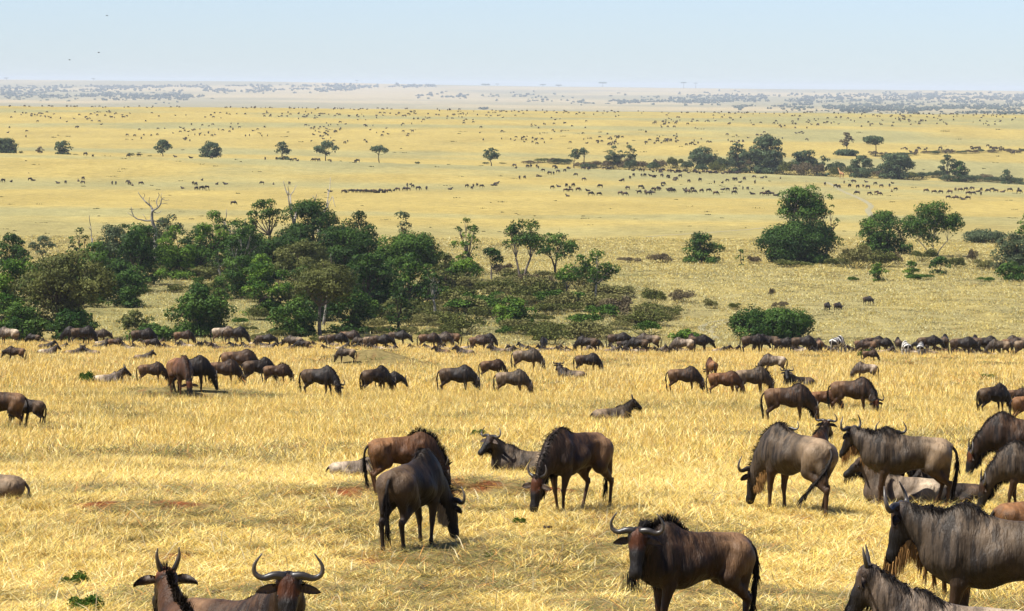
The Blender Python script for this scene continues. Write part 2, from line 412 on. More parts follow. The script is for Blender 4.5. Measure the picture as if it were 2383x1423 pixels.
def strands(B, D, L, wd, col, droop=.3, rng=None, wv=None):
    """hair strands: base, direction, length, width -> tapered ribbons with a bend"""
    n = len(B); rng = rng or RNG
    D = D/np.linalg.norm(D, axis=1)[:, None]
    if wv is None: wv = rng.normal(size=(n, 3))
    S = np.cross(D, wv); S /= np.linalg.norm(S, axis=1)[:, None]+1e-9
    g = np.array([0, 0, -1.0]); L = np.asarray(L)[:, None]; wd = np.asarray(wd)[:, None]
    M = B+D*L*.5+g*L*droop*.15; E = B+D*L*.92+g*L*droop*.6
    V = np.stack([B-S*wd/2, B+S*wd/2, M-S*wd*.42, M+S*wd*.42, E], 1).reshape(-1, 3)
    i = np.arange(n)*5
    Q = np.stack([i, i+1, i+3, i+2], 1); T = np.stack([i+2, i+3, i+4, i+4], 1)
    c = np.repeat(np.asarray(col) if np.ndim(col) == 2 else np.tile(col, (n, 1)), 5, 0)
    return V, np.vstack([Q, T]), c
def make_parts(pose='graze', hy=0, step=(0, 0, 0, 0), pal='grey', calf=False, res=.018, horn='adult', beard='dark', hair=1.0, seed=0, tail=0.0, tailup=0, thick=1.0, mane='flop', bs=1.0, graze_h=0.0, pitch=None):
    rng = np.random.default_rng(seed+100)
    pr, fr = skeleton(pose, hy, step, calf, thick, graze_h=graze_h, pitch=pitch)
    lo = np.min([np.minimum(p[0], p[1])-max(p[2], p[3]) for p in pr], 0)-res*2.5; hi = np.max([np.maximum(p[0], p[1])+max(p[2], p[3]) for p in pr], 0)+res*2.5
    nn = np.ceil((hi-lo)/res).astype(int)+1
    V, Q = surface_nets(sdf_grid(lo, nn, res, pr), lo, res)
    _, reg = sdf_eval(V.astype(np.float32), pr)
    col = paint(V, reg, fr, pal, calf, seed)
    if pose != 'lie': V[:, 2] = np.maximum(V[:, 2], .0)
    out = {'body': (V, Q, col)}
    F, U, R, Vv, P = fr['F'], fr['U'], fr['R'], fr['V'], fr['poll']; hs = fr['hs']
    big = res > .024
    for q in (1, -1):   # horns
        if horn == 'adult': pts = [P+R*q*.03+Vv*.07+U*.03, P+R*q*.13+Vv*.075+U*.05, P+R*q*.235+Vv*.045+U*.06, P+R*q*.31+Vv*.09+U*.05, P+R*q*.315+Vv*.185+U*.04, P+R*q*.245+Vv*.30+U*.03]; rr = [.047, .040, .031, .024, .017, .006]
        elif horn == 'young': pts = [P+R*q*.05+Vv*.08, P+R*q*.10+Vv*.11, P+R*q*.165+Vv*.15, P+R*q*.19+Vv*.22, P+R*q*.17+Vv*.30]; rr = [.033, .028, .022, .016, .005]
        else: pts = [P+R*q*.055+Vv*.08, P+R*q*.085+Vv*.15, P+R*q*.105+Vv*.23, P+R*q*.10+Vv*.31]; rr = [.027, .023, .017, .005]
        k = 7 if big else 15
        Pn = spline(pts, k); rn = np.interp(np.linspace(0, 1, k), np.linspace(0, 1, len(rr)), rr)*(1.25 if big else 1)
        v, f = tube(Pn, rn, 6 if big else 9)
        tt = np.repeat(np.linspace(0, 1, k), 6 if big else 9); tt = np.concatenate([tt, [0, 1]])
        c = np.array([.022, .018, .014])[None]*(1+2.2*sstep(.25, .8, tt)[:, None])
        out['horn%d' % q] = (v, f, c)
        # ear: cupped leaf
        k = 7; base = P+R*q*.085+F*.035+Vv*.0; tip = base+R*q*.22-Vv*.035+F*.01; ev = []
        for i in range(k):
            t = i/(k-1); c0 = base*(1-t)+tip*t+U*.02*sin(pi*t); w = .012+.042*sin(pi*min(1, t*.9+.1))**.8*(1-t*.25)
            if i == k-1: w = .006
            for s_ in (-1, -.5, .5, 1):
                ev.append(c0+Vv*w*s_-U*.018*abs(s_)*0+U*(.02*abs(s_)**2))
            ev.append(c0-U*.012)
        ev = np.array(ev); ef = []
        for i in range(k-1):
            a = i*5; b = a+5
            for s_ in range(3): ef.append((a+s_, a+s_+1, b+s_+1, b+s_))
            ef += [(a+3, a+4, b+4, b+3), (a+4, a, b, b+4)]
        out['ear%d' % q] = (ev, np.array(ef), np.tile(np.array([.045, .032, .024]) if q else 0, (len(ev), 1))*(.6+.8*(np.arange(len(ev)) % 5 < 4)[:, None]))
        if not big:
            v, f = tube([P+F*.125*hs+R*q*.088+U*.038, P+F*.128*hs+R*q*.102+U*.040], [.017, .010], 8); out['eye%d' % q] = (v, f, np.tile((.006, .004, .003), (len(v), 1)))
    # mane along the crest
    lw = fr['R']; wth = np.array([.30, 0, 1.30+fr['dz']]) + np.array([0, 0, -.04 if calf else 0])
    crest = spline([np.array([.02, 0, 1.215+fr['dz']]), wth, fr['bn']+np.array([.10, 0, .20]), fr['mid']+(0, 0, 0), P], 40)
    pts = spline([np.array([.10, 0, 1.13+fr['dz']]), np.array([.36, 0, 1.16+fr['dz']]), fr['bn']+np.array([.06, 0, .02]), fr['mid'], P], 60)
    Tn = np.gradient(pts, axis=0); Tn /= np.linalg.norm(Tn, axis=1)[:, None]
    lat = np.array([rotz(np.array([0, 1., 0]), fr['yaw']*t) for t in np.linspace(0, .8, 60)])
    dorsal = np.cross(Tn, lat); dorsal /= np.linalg.norm(dorsal, axis=1)[:, None]
    n = int(800*hair) if not big else int(130*hair)
    t = rng.random(n)**.85*59; i = t.astype(int)
    pi_ = pts[i]+Tn[i]*((t-i)*.02)[:, None]
    # find surface along the dorsal direction by stepping the field
    s_ = np.full(n, .02)
    for _ in range(14):
        d, _r = sdf_eval((pi_+dorsal[i]*s_[:, None]).astype(np.float32), pr); s_ += np.clip(-d, -.05, .05)*.9
    B = pi_+dorsal[i]*(s_-.012)[:, None]+lat[i]*(rng.normal(size=(n, 1))*.014)
    spread = rng.normal(size=(n, 3))*.18; side = np.sign(rng.random((n, 1))-.3)
    if mane == 'erect': Dd = dorsal[i]-Tn[i]*.25+spread; Ln = .05+.13*rng.random(n)*sstep(0, 12, t); dr = .1
    else: Dd = dorsal[i]*.45-Tn[i]*.45+lat[i]*side*.75+spread; Ln = (.07+.13*rng.random(n))*(.4+.6*sstep(0, 15, t)); dr = .9
    out['mane'] = strands(B, Dd, Ln, (.006+.006*rng.random(n))*(1 if not big else 3.0), np.array([.010, .0075, .006])[None]*(.6+1.2*rng.random((n, 1))), dr, rng)
    # beard under throat and jaw
    if beard:
        n = int(750*hair*bs) if not big else int(80*bs)
        t = rng.random(n); A0 = P+F*.22*hs-U*.05; A1 = P*.5+fr['mid']*.5; 
        j = t[:, None]; base = np.where(j < .45, A0+(P-A0)*(j/.45), P+(fr['mid']*.75+fr['bn']*.25-P)*((j-.45)/.55))
        vd = np.where(j < .45, -U, 0)+np.where(j >= .45, -dorsal[np.clip((59-(t-.45)/.55*34).astype(int), 0, 59)], 0)
        s_ = np.full(n, .02)
        for _ in range(12):
            d, _r = sdf_eval((base+vd*s_[:, None]).astype(np.float32), pr); s_ += np.clip(-d, -.05, .05)*.9
        B = base+vd*(s_-.012)[:, None]+R*(rng.normal(size=(n, 1))*.035)
        Dd = vd*.5+np.array([0, 0, -1.0])+rng.normal(size=(n, 3))*.12
        bc = {'dark': (.010, .008, .006), 'tan': (.25, .135, .045), 'pale': (.30, .22, .12)}[beard]
        out['beard'] = strands(B, Dd, (.05+.12*rng.random(n))*(.5+.7*np.sin(pi*np.clip(t, 0, 1)))*(.4+.5*bs), (.005+.005*rng.random(n))*(1 if not big else 2.2), np.array(bc)[None]*(.6+.8*rng.random((n, 1))), .2, rng)
    # tail
    z0 = 1.10+fr['dz']
    if fr['lying']: tp = [(-.80, 0, z0), (-.90, .02, .28), (-.88, .15, .08), (-.75, .3, .04)]
    else: tp = [(-.79, 0, z0), (-.885-tailup*.1, tail*.08, z0-.12), (-.90-tailup*.2, tail*.3, .74+tailup*.1), (-.86-tailup*.3, tail*.7, .42+tailup*.25)]
    tp = spline(tp, 12); v, f = tube(tp, np.linspace(.034, .014, 12)*(1.2 if big else 1), 6)
    n = int(220*hair) if not big else 60
    k = 4+rng.random(n)*7.9; i = np.minimum(k.astype(int), 10); B = tp[i]+(tp[i+1]-tp[i])*(k-i)[:, None]+rng.normal(size=(n, 3))*.012
    Dt = (tp[i+1]-tp[i])/np.linalg.norm(tp[i+1]-tp[i], axis=1)[:, None]+rng.normal(size=(n, 3))*.16
    sv, sf, sc = strands(B, Dt, .12+.16*rng.random(n), (.010+.008*rng.random(n))*(1 if not big else 2), np.array([.009, .007, .0055])[None]*(.6+1.0*rng.random((n, 1))), .3, rng)
    out['tail'] = (np.vstack([v, sv]), np.vstack([f, sf+len(v)]), np.vstack([np.tile((.02, .015, .012), (len(v), 1)), sc]))
    return out, fr
def parts_to_meshes(out):
    ms = {}
    for k, (V, F, C) in out.items():
        q, t = split_tri(F) if F.shape[1] == 4 else (F, F[:0])
        mat = M_FUR if k in ('body',) or k.startswith('ear') else M_HORN if k.startswith('horn') else M_EYE if k.startswith('eye') else M_HAIR
        if k.startswith('ear'): C = np.hstack([C, np.zeros((len(C), 1))])
        ms[k] = mesh_np(k, V, [q, t], mat, k not in ('mane', 'beard'), C)
    return ms
def merge_mesh(out, name):
    Vs, Qs, Ts, Cs, n = [], [], [], [], 0
    for k, (V, F, C) in out.items():
        q, t = split_tri(F)
        if C.shape[1] == 3: C = np.hstack([C, np.zeros((len(C), 1))])
        Vs.append(V); Qs.append(q+n); Ts.append(t+n); Cs.append(C); n += len(V)
    return mesh_np(name, np.vstack(Vs), [np.vstack(Qs), np.vstack(Ts)], M_FUR, True, np.vstack(Cs))
def attach(ms, root):
    for k, me in ms.items():
        link(k.rstrip('-1') if k[-1].isdigit() else k, me, root)
# ================================================================= world, sun, haze, camera
SUN_AZ = np.array([-.93, -.36]); SUN_AZ /= np.linalg.norm(SUN_AZ); SUN_EL = radians(58)
world = bpy.data.worlds.new("World"); scene.world = world; world.use_nodes = True
nt = world.node_tree; bg = nt.nodes['Background']
sky = nt.nodes.new('ShaderNodeTexSky'); sky.sky_type = 'NISHITA'; sky.sun_disc = False
sky.sun_elevation = SUN_EL; sky.sun_rotation = math.atan2(SUN_AZ[0], SUN_AZ[1])
sky.altitude = 1600; sky.air_density = 1.0; sky.dust_density = .0; sky.ozone_density = 4.0
sx = nt.nodes.new('ShaderNodeSeparateXYZ'); nt.links.new(texco(nt, 'Generated'), sx.inputs[0])   # sky tint: dimming painted into the last degree above the horizon
mr = nt.nodes.new('ShaderNodeMapRange'); mr.inputs[1].default_value = 0.0; mr.inputs[2].default_value = .03; nt.links.new(sx.outputs[2], mr.inputs[0])
sky_tint = mix_rgb(nt, (.74, .82, 1.04), (.89, .92, 1.11), mr.outputs[0])
nt.links.new(mix_rgb(nt, sky.outputs[0], sky_tint, 1.0, 'MULTIPLY'), bg.inputs[0]); bg.inputs[1].default_value = SKY_STR
sl = bpy.data.lights.new('sun', 'SUN'); sl.energy = SUN_STR; sl.angle = radians(.5); sl.color = (1, .955, .87)
so = bpy.data.objects.new('sun', sl); COL.objects.link(so)
from mathutils import Vector, Matrix
sd = Vector((SUN_AZ[0]*cos(SUN_EL), SUN_AZ[1]*cos(SUN_EL), sin(SUN_EL)))
so.rotation_euler = sd.to_track_quat('Z', 'Y').to_euler(); so.location = (0, 0, 60)
cam = bpy.data.cameras.new('camera'); co = bpy.data.objects.new('camera', cam); COL.objects.link(co)
cam.sensor_width = 36; cam.lens = FPX*36/W; cam.clip_start = .5; cam.clip_end = 40000
co.matrix_world = Matrix(((RIGHT[0], UP[0], -FWD[0], CAM[0]), (RIGHT[1], UP[1], -FWD[1], CAM[1]), (RIGHT[2], UP[2], -FWD[2], CAM[2]), (0, 0, 0, 1)))
scene.camera = co
scene.view_settings.view_transform = 'Standard'; scene.view_settings.look = 'None'; scene.view_settings.gamma = 1; scene.view_settings.exposure = EXPO
scene.cycles.max_bounces = 6; scene.cycles.diffuse_bounces = 2; scene.cycles.transmission_bounces = 4; scene.cycles.transparent_max_bounces = 12; scene.cycles.volume_bounces = 0

# ================================================================= ground
def rowpix(x, y):
    X = CX+FPX*x/np.maximum(y, 5); z = height(x, y)
    Y = eyeY(X)+(CAM[2]-z)*FPX/np.maximum(y, 5); return X, Y
def soil_mask(x, y):
    n = fbm(x*1.6, y*.8, 51, 4); m = np.zeros_like(x)
    for (mx, my, rx, ry, mh) in MOUNDS[2:]:
        q = ((x-mx)/(rx*1.15))**2+((y-my+ry*.45)/(ry*.8))**2
        m = np.maximum(m, np.exp(-q)*1.0)
    return np.clip((m-.52+(n-.5)*2.8)*2.5, 0, 1)
def green_mask(x, y):   # greener, shorter turf
    n = fbm(x*.16+3, y*.16, 61, 4); g = sstep(.50, .64, n)*.75
    for (mx, my, rx, ry, mh) in MOUNDS:
        q = ((x-mx)/(rx*1.1))**2+((y-my+.3)/(ry*1.5))**2
        g = np.maximum(g, np.exp(-q*.8)*1.25)
    b = sstep(1750, 1350, CX+FPX*x/np.maximum(y, 30))*sstep(44, 48, y)*sstep(60, 54, y)*sstep(.36, .56, fbm(x*.5, y*.4, 66, 4))*.55; g = np.maximum(g, b)
    return np.clip(g, 0, 1)
def ground_color(x, y):
    n1 = fbm(x*.013, y*.004, 71, 4); n2 = fbm(x*.05+9, y*.02, 77, 4); n3 = fbm(x*.0022+2, y*.0075, 81, 4)
    straw = np.array([.46, .335, .125]); gold = np.array([.53, .375, .125]); green = np.array([.21, .175, .08]); soil = np.array([.20, .062, .024]); dull = np.array([.33, .265, .13])
    c = straw+(gold-straw)*n2[..., None]
    far = sstep(600, 1000, y)
    g = (sstep(.44, .60, n3*.7+n1*.3))*(.15+.75*far)
    c = c*(1-g[..., None])+np.array([.375, .318, .155])*g[..., None]
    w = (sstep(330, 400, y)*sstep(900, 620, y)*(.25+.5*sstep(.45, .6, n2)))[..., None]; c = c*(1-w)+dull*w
    near = sstep(330, 250, y)
    gm = (green_mask(x, y)*near*.9)[..., None]; c = c*(1-gm)+green*gm
    sm = (soil_mask(x, y)*near)[..., None]; c = c*(1-sm)+soil*sm
    X = CX+FPX*x/np.maximum(y, 30)
    th = sstep(1560, 1450, X)*sstep(395, 430, y)*sstep(640, 590, y)*sstep(.35, .5, n2+.12)
    c = c*(1-.65*th[..., None])+np.array([.23, .205, .09])*.65*th[..., None]
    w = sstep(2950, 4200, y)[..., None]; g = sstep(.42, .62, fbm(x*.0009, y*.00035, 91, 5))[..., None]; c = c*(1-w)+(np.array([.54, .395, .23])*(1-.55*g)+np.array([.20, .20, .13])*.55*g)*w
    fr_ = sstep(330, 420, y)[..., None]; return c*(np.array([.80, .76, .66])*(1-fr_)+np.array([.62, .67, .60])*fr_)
ys = np.concatenate([np.linspace(-70, 22, 14), np.geomspace(24, 330, 430), np.geomspace(332, 2900, 420), np.geomspace(2910, 34000, 170)])
cf = np.concatenate([np.linspace(-.9, -.21, 14), np.linspace(-.19, .19, 420), np.linspace(.21, .9, 14)])
GY, GC = np.meshgrid(ys, cf, indexing='ij'); GX = GC*(np.maximum(GY, -60)+70)
GX = np.where(GY > 22, GC*GY*(1+22/np.maximum(GY, 1)), GC*44*(1+np.maximum(GY, -70)*0/1))
GZ = height(GX, GY)
ny, nx = GX.shape; V = np.stack([GX, GY, GZ], -1).reshape(-1, 3); idx = np.arange(ny*nx).reshape(ny, nx)
Q = np.stack([idx[:-1, :-1], idx[:-1, 1:], idx[1:, 1:], idx[1:, :-1]], -1).reshape(-1, 4)
gcol = ground_color(V[:, 0], V[:, 1])
m, nt, b, ns, lk = newmat('savanna_ground'); at = attr(nt); oc = texco(nt)
f1 = ramp(nt, noise(nt, oc, 2.6, 6, .7), [(.32, .5), (.66, 1.35)]); f2 = ramp(nt, noise(nt, mapping(nt, oc, (.30, .16, .3)), 1.0, 6, .65), [(.3, .78), (.7, 1.2)])
f3 = ramp(nt, noise(nt, mapping(nt, oc, (.03, .012, .03)), 1.0, 5, .6), [(.3, .86), (.7, 1.12)])
c = mix_rgb(nt, at.outputs['Color'], f1, 1.0, 'MULTIPLY'); c = mix_rgb(nt, c, f2, 1.0, 'MULTIPLY'); c = mix_rgb(nt, c, f3, 1.0, 'MULTIPLY')
lk.new(c, b.inputs['Base Color']); b.inputs['Roughness'].default_value = .95; b.inputs['Specular IOR Level'].default_value = .05
bp = nt.nodes.new('ShaderNodeBump'); bp.inputs['Strength'].default_value = .5; bp.inputs['Distance'].default_value = .15
lk.new(noise(nt, oc, 1.7, 5, .7), bp.inputs['Height']); lk.new(bp.outputs[0], b.inputs['Normal'])
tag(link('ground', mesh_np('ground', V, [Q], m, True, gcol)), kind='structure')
zmin = float(V[:, 2].min())
# vehicle tracks worn in the grass: ribbons lying on the ground
def track(pts, wm, name='dirt_track'):
    P3 = np.array([ground_at(X, Y) for X, Y in pts]); P3 = spline(P3, len(pts)*14)
    T = np.gradient(P3[:, :2], axis=0); T /= np.linalg.norm(T, axis=1)[:, None]; S = np.stack([T[:, 1], -T[:, 0]], 1)
    k = np.linspace(-1, 1, 7); xy = P3[:, None, :2]+S[:, None]*k[None, :, None]*wm/2*(1+.25*(vnoise(np.arange(len(P3))*.7, P3[:, 0]*0, 5)-.5))[:, None, None]
    z = height(xy[..., 0], xy[..., 1])+.09-.07*np.abs(k)[None]; Vt = np.concatenate([xy, z[..., None]], -1).reshape(-1, 3)
    ii = np.arange(len(P3)*7).reshape(-1, 7); Qt = np.stack([ii[:-1, :-1], ii[:-1, 1:], ii[1:, 1:], ii[1:, :-1]], -1).reshape(-1, 4)
    return Vt, Qt
m, nt, b, ns, lk = newmat('track_soil'); oc = texco(nt)
lk.new(mix_rgb(nt, (.24, .205, .105), (.21, .185, .09), ramp(nt, noise(nt, oc, .8, 5), [(.4, 0.), (.6, 1.)])), b.inputs['Base Color']); b.inputs['Roughness'].default_value = .95
for pts, wm in [([(1640, 772), (1632, 762), (1650, 752), (1688, 745), (1722, 745)], .9), ([(1668, 790), (1655, 772), (1668, 757), (1700, 749)], .8), ([(2030, 505), (2020, 490), (2026, 478), (2000, 462), (1960, 445), (1940, 432), (1925, 425)], 1.8),
                ([(1500, 552), (1600, 545), (1700, 538), (1775, 531)], 1.2)]:
    Vt, Qt = track(pts, wm); tag(link('dirt_track', mesh_np('dirt_track', Vt, [Qt], m, True)), kind='structure')
# haze
m = bpy.data.materials.new('haze_air'); m.use_nodes = True; nt = m.node_tree; nt.nodes.remove(nt.nodes['Principled BSDF'])
pv = nt.nodes.new('ShaderNodeVolumePrincipled'); pv.inputs['Color'].default_value = HAZE_COL; pv.inputs['Density'].default_value = HAZE_D
pv.inputs['Anisotropy'].default_value = 0.0; nt.links.new(pv.outputs[0], nt.nodes['Material Output'].inputs['Volume'])
z0, z1 = zmin-1.2, CAM[2]+46
bx = [(x, y, z) for x in (-33000, 33000) for y in (-110, 34200) for z in (z0, z1)]
if HAZE_D > 0: tag(link('haze', mesh_np('haze', bx, [np.array([[0, 1, 3, 2], [4, 6, 7, 5], [0, 4, 5, 1], [2, 3, 7, 6], [0, 2, 6, 4], [1, 5, 7, 3]])], m)), kind='stuff')

# ================================================================= grass (uncountable: instanced tufts, one object per stretch)
BL = 1.0
def tuft(name, n, rad, hgt, wid, pal, lean=.35, seed=0, lay=.0):
    rng = np.random.default_rng(seed); r = rad*np.sqrt(rng.random(n)); a = rng.random(n)*2*pi
    B = np.stack([r*np.cos(a), r*np.sin(a), np.full(n, -.02)], 1)
    D = np.stack([rng.normal(size=n)*lean, rng.normal(size=n)*lean, np.ones(n)], 1); k = rng.random(n) < lay; D[k, 2] = .12; D[k, :2] *= 2.2
    L = hgt*(.45+.75*rng.random(n)**1.4)*np.where(rng.random(n) < .06, 1.7, 1)
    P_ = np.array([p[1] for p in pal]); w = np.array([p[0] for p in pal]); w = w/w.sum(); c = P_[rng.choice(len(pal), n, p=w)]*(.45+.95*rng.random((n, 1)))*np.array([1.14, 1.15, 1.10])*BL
    a2 = rng.random(n)*2*pi; wv = np.stack([np.cos(a2)*.6, np.sin(a2)-.2, np.zeros(n)], 1)
    V, F, cc = strands(B, D, L, wid*(.6+.8*rng.random(n)), c, .3, rng, wv)
    q, t = split_tri(F); return mesh_np(name, V, [q, t], M_GRASS, False, cc)
STRAW, GOLD, PALE, RUST, OLIV, GRN, GREY = (.64, .46, .125), (.62, .41, .075), (.86, .72, .36), (.42, .19, .05), (.25, .23, .06), (.13, .17, .04), (.28, .23, .13)
pS = [(5, STRAW), (2, GOLD), (2.6, PALE), (.7, RUST), (1.1, OLIV), (.8, GREY)]; pG = [(4, (.16, .135, .04)), (1.5, (.10, .13, .03)), (3, (.18, .135, .07)), (.9, STRAW), (.8, RUST)]; pR = [(3, RUST), (2, STRAW), (2, GREY), (1, GOLD)]
def scatter(name, kinds, pts, idx, scl, label):
    """kinds: tuft meshes; pts (n,3); idx kind per point; scl (n,3)"""
    n = len(pts); me = bpy.data.meshes.new(name); me.vertices.add(n); me.vertices.foreach_set('co', np.asarray(pts, np.float32).ravel())
    a = me.attributes.new('k', 'INT', 'POINT'); a.data.foreach_set('value', np.asarray(idx, np.int32))
    a = me.attributes.new('s', 'FLOAT_VECTOR', 'POINT'); a.data.foreach_set('vector', np.asarray(scl, np.float32).ravel())
    rr = (RNG.normal(size=(n, 3))*.10).astype(np.float32); rr[:, 2] = RNG.random(n)*6.283
    a = me.attributes.new('r', 'FLOAT_VECTOR', 'POINT'); a.data.foreach_set('vector', rr.ravel())
    o = link(name, me); md = o.modifiers.new('scatter', 'NODES')
    g = bpy.data.node_groups.new('scatter_'+name, 'GeometryNodeTree'); md.node_group = g
    g.interface.new_socket('Geometry', in_out='INPUT', socket_type='NodeSocketGeometry'); g.interface.new_socket('Geometry', in_out='OUTPUT', socket_type='NodeSocketGeometry')
    gi = g.nodes.new('NodeGroupInput'); go = g.nodes.new('NodeGroupOutput'); iop = g.nodes.new('GeometryNodeInstanceOnPoints'); jn = g.nodes.new('GeometryNodeJoinGeometry')
    for i, k in enumerate(kinds):
        ob = bpy.data.objects.new('tuft', k); oi = g.nodes.new('GeometryNodeObjectInfo'); oi.inputs['Object'].default_value = ob; oi.inputs['As Instance'].default_value = True
        g.links.new(oi.outputs['Geometry'], jn.inputs[0])
    def na(nm, t):
        q = g.nodes.new('GeometryNodeInputNamedAttribute'); q.data_type = t; q.inputs['Name'].default_value = nm; return next(s for s in q.outputs if s.enabled and s.name == 'Attribute')
    g.links.new(gi.outputs[0], iop.inputs['Points']); g.links.new(jn.outputs[0], iop.inputs['Instance']); iop.inputs['Pick Instance'].default_value = True
    g.links.new(na('k', 'INT'), iop.inputs['Instance Index']); g.links.new(na('r', 'FLOAT_VECTOR'), iop.inputs['Rotation']); g.links.new(na('s', 'FLOAT_VECTOR'), iop.inputs['Scale'])
    g.links.new(iop.outputs[0], go.inputs[0])
    return tag(o, label, 'grass', kind='stuff')
KR = 12
def order(kinds):   # joined instances come out in reverse link order in some builds: put identical classes symmetric
    return kinds
def field(d0, d1, rho):
    n = int(.185*(d1*d1-d0*d0)*rho*1.0); d = np.sqrt(d0*d0+(d1*d1-d0*d0)*RNG.random(n)); x = d*(RNG.random(n)-.5)*.37*1.0
    return x, d
def lay_grass(name, d0, d1, rho, kS, kG, kR, hs, ws, label, soilcut=True):
    x, y = field(d0, d1, rho); gm = green_mask(x, y); sm = soil_mask(x, y)*(y < 110); mm = np.zeros_like(x)
    for (mx, my, rx, ry, mh) in MOUNDS[:2]: mm = np.maximum(mm, np.exp(-((x-mx)/rx)**2-((y-my)/(ry*1.3))**2)*.75)
    keep = RNG.random(len(x)) > np.maximum(sm*.55, mm)
    x, y, gm, sm = x[keep], y[keep], gm[keep], sm[keep]; n = len(x)
    r = RNG.random(n); g = gm > r; rr = (sm > RNG.random(n)*.9) & (sm > .1)
    idx = np.where(g, RNG.integers(0, len(kG), n)+len(kS), RNG.integers(0, len(kS), n)); idx = np.where(rr, RNG.integers(0, len(kR), n)+len(kS)+len(kG), idx)
    hv = (.45+1.1*fbm(x*.5, y*.5, 33, 4))*(.7+.6*RNG.random(n)); hv = hv*np.where(g, .62, 1)*np.where(rr, .5, 1); hh = np.interp(y, [28, 46, 62, 72, 100, 140, 400], hs)*hv
    pts = np.stack([x, y, height(x, y)], 1); s = np.stack([np.full(n, 1.0)*ws(y), np.full(n, 1.0)*ws(y), hh], 1)
    K = kS+kG+kR
    return scatter(name, K, pts, len(K)-1-idx if REV else idx, s, label)
REV = True
kS = [tuft('t', 175, .30, 1.0, .0058, pS, .19, i) for i in range(5)]; kG = [tuft('t', 140, .30, 1.0, .008, pG, .3, 20+i, .1) for i in range(3)]; kR_ = [tuft('t', 50, .30, 1.0, .009, pR, .7, 30+i, .4) for i in range(2)]
lay_grass('grass', 26, 72, 13*GR, kS, kG, kR_, [.12, .12, .15, .20, .26, .34, .36], lambda y: 1.0, 'short dry yellow grass of the near slope')
kS = [tuft('t', 150, .5, 1.0, .0085, pS, .15, 40+i) for i in range(5)]; kG = [tuft('t', 75, .45, 1.0, .015, pG, .4, 50+i) for i in range(3)]; kR_ = [tuft('t', 40, .45, 1.0, .015, pR, .5, 60+i) for i in range(2)]
lay_grass('grass', 72, 150, 4.2*GR, kS, kG, kR_, [.2, .2, .2, .22, .27, .34, .36], lambda y: 1.0, 'tall dry straw grass around the middle herd')
kS = [tuft('t', 120, .9, 1.0, .017, pS, .14, 70+i) for i in range(5)]; kG = [tuft('t', 60, .8, 1.0, .034, pG, .4, 80+i) for i in range(3)]; kR_ = kR_
lay_grass('grass', 150, 338, 1.25*GR, kS, kG, kR_, [.3, .3, .3, .3, .33, .38, .40], lambda y: 1.0, 'pale straw grass up to the crest')
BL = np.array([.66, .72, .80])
kS = [tuft('t', 70, 1.5, 1.0, .04, pS, .2, 90+i) for i in range(4)]; kG = [tuft('t', 70, 1.5, 1.0, .04, pG, .3, 95+i) for i in range(2)]
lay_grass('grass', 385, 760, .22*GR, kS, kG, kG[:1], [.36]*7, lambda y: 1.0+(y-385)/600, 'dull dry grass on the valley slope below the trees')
# single tall stalks standing or leaning above the near turf
n = 620; x, y = field(34, 70, 1); k = RNG.choice(len(x), min(n, len(x)), replace=False); x, y = x[k], y[k]; n = len(x)
V, F, c = strands(np.stack([x, y, height(x, y)], 1), np.stack([RNG.normal(size=n)*.6, RNG.normal(size=n)*.4, np.ones(n)*.9], 1), .25+.35*RNG.random(n), .009+.006*RNG.random(n), np.array([.66, .55, .31])*(.7+.4*RNG.random((n, 1))), .5, RNG, np.tile([0., 1, 0], (n, 1)))
q, t = split_tri(F); tag(link('grass', mesh_np('stalks', V, [q, t], M_GRASS, False, c)), 'long pale grass stalks standing above the short near turf', 'grass', kind='stuff')
# ================================================================= trees and bushes
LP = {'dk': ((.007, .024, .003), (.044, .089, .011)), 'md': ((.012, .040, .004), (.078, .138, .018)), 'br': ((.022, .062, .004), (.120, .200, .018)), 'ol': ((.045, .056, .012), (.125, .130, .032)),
      'gr': ((.042, .062, .028), (.088, .112, .050)), 'bn': ((.085, .062, .034), (.15, .12, .065)), 'ob': ((.10, .10, .030), (.19, .175, .06)), 'far': ((.040, .062, .026), (.085, .115, .050))}  # 'far': paled greens, distance haze put into the leaf colour
def leaf_cards(P, Nn, size, col, rng):
    n = len(P); Nn = Nn/ (np.linalg.norm(Nn, axis=1)[:, None]+1e-9); a = np.cross(Nn, rng.normal(size=(n, 3))); a /= np.linalg.norm(a, axis=1)[:, None]+1e-9; b = np.cross(Nn, a)
    s = size[:, None]; V = np.stack([P-a*s*.5, P-b*s*.32+a*s*.05, P+a*s*.5, P+b*s*.32-a*s*.08], 1).reshape(-1, 3)
    i = np.arange(n)*4; return V, np.stack([i, i+1, i+2, i+3], 1), np.repeat(col, 4, 0)
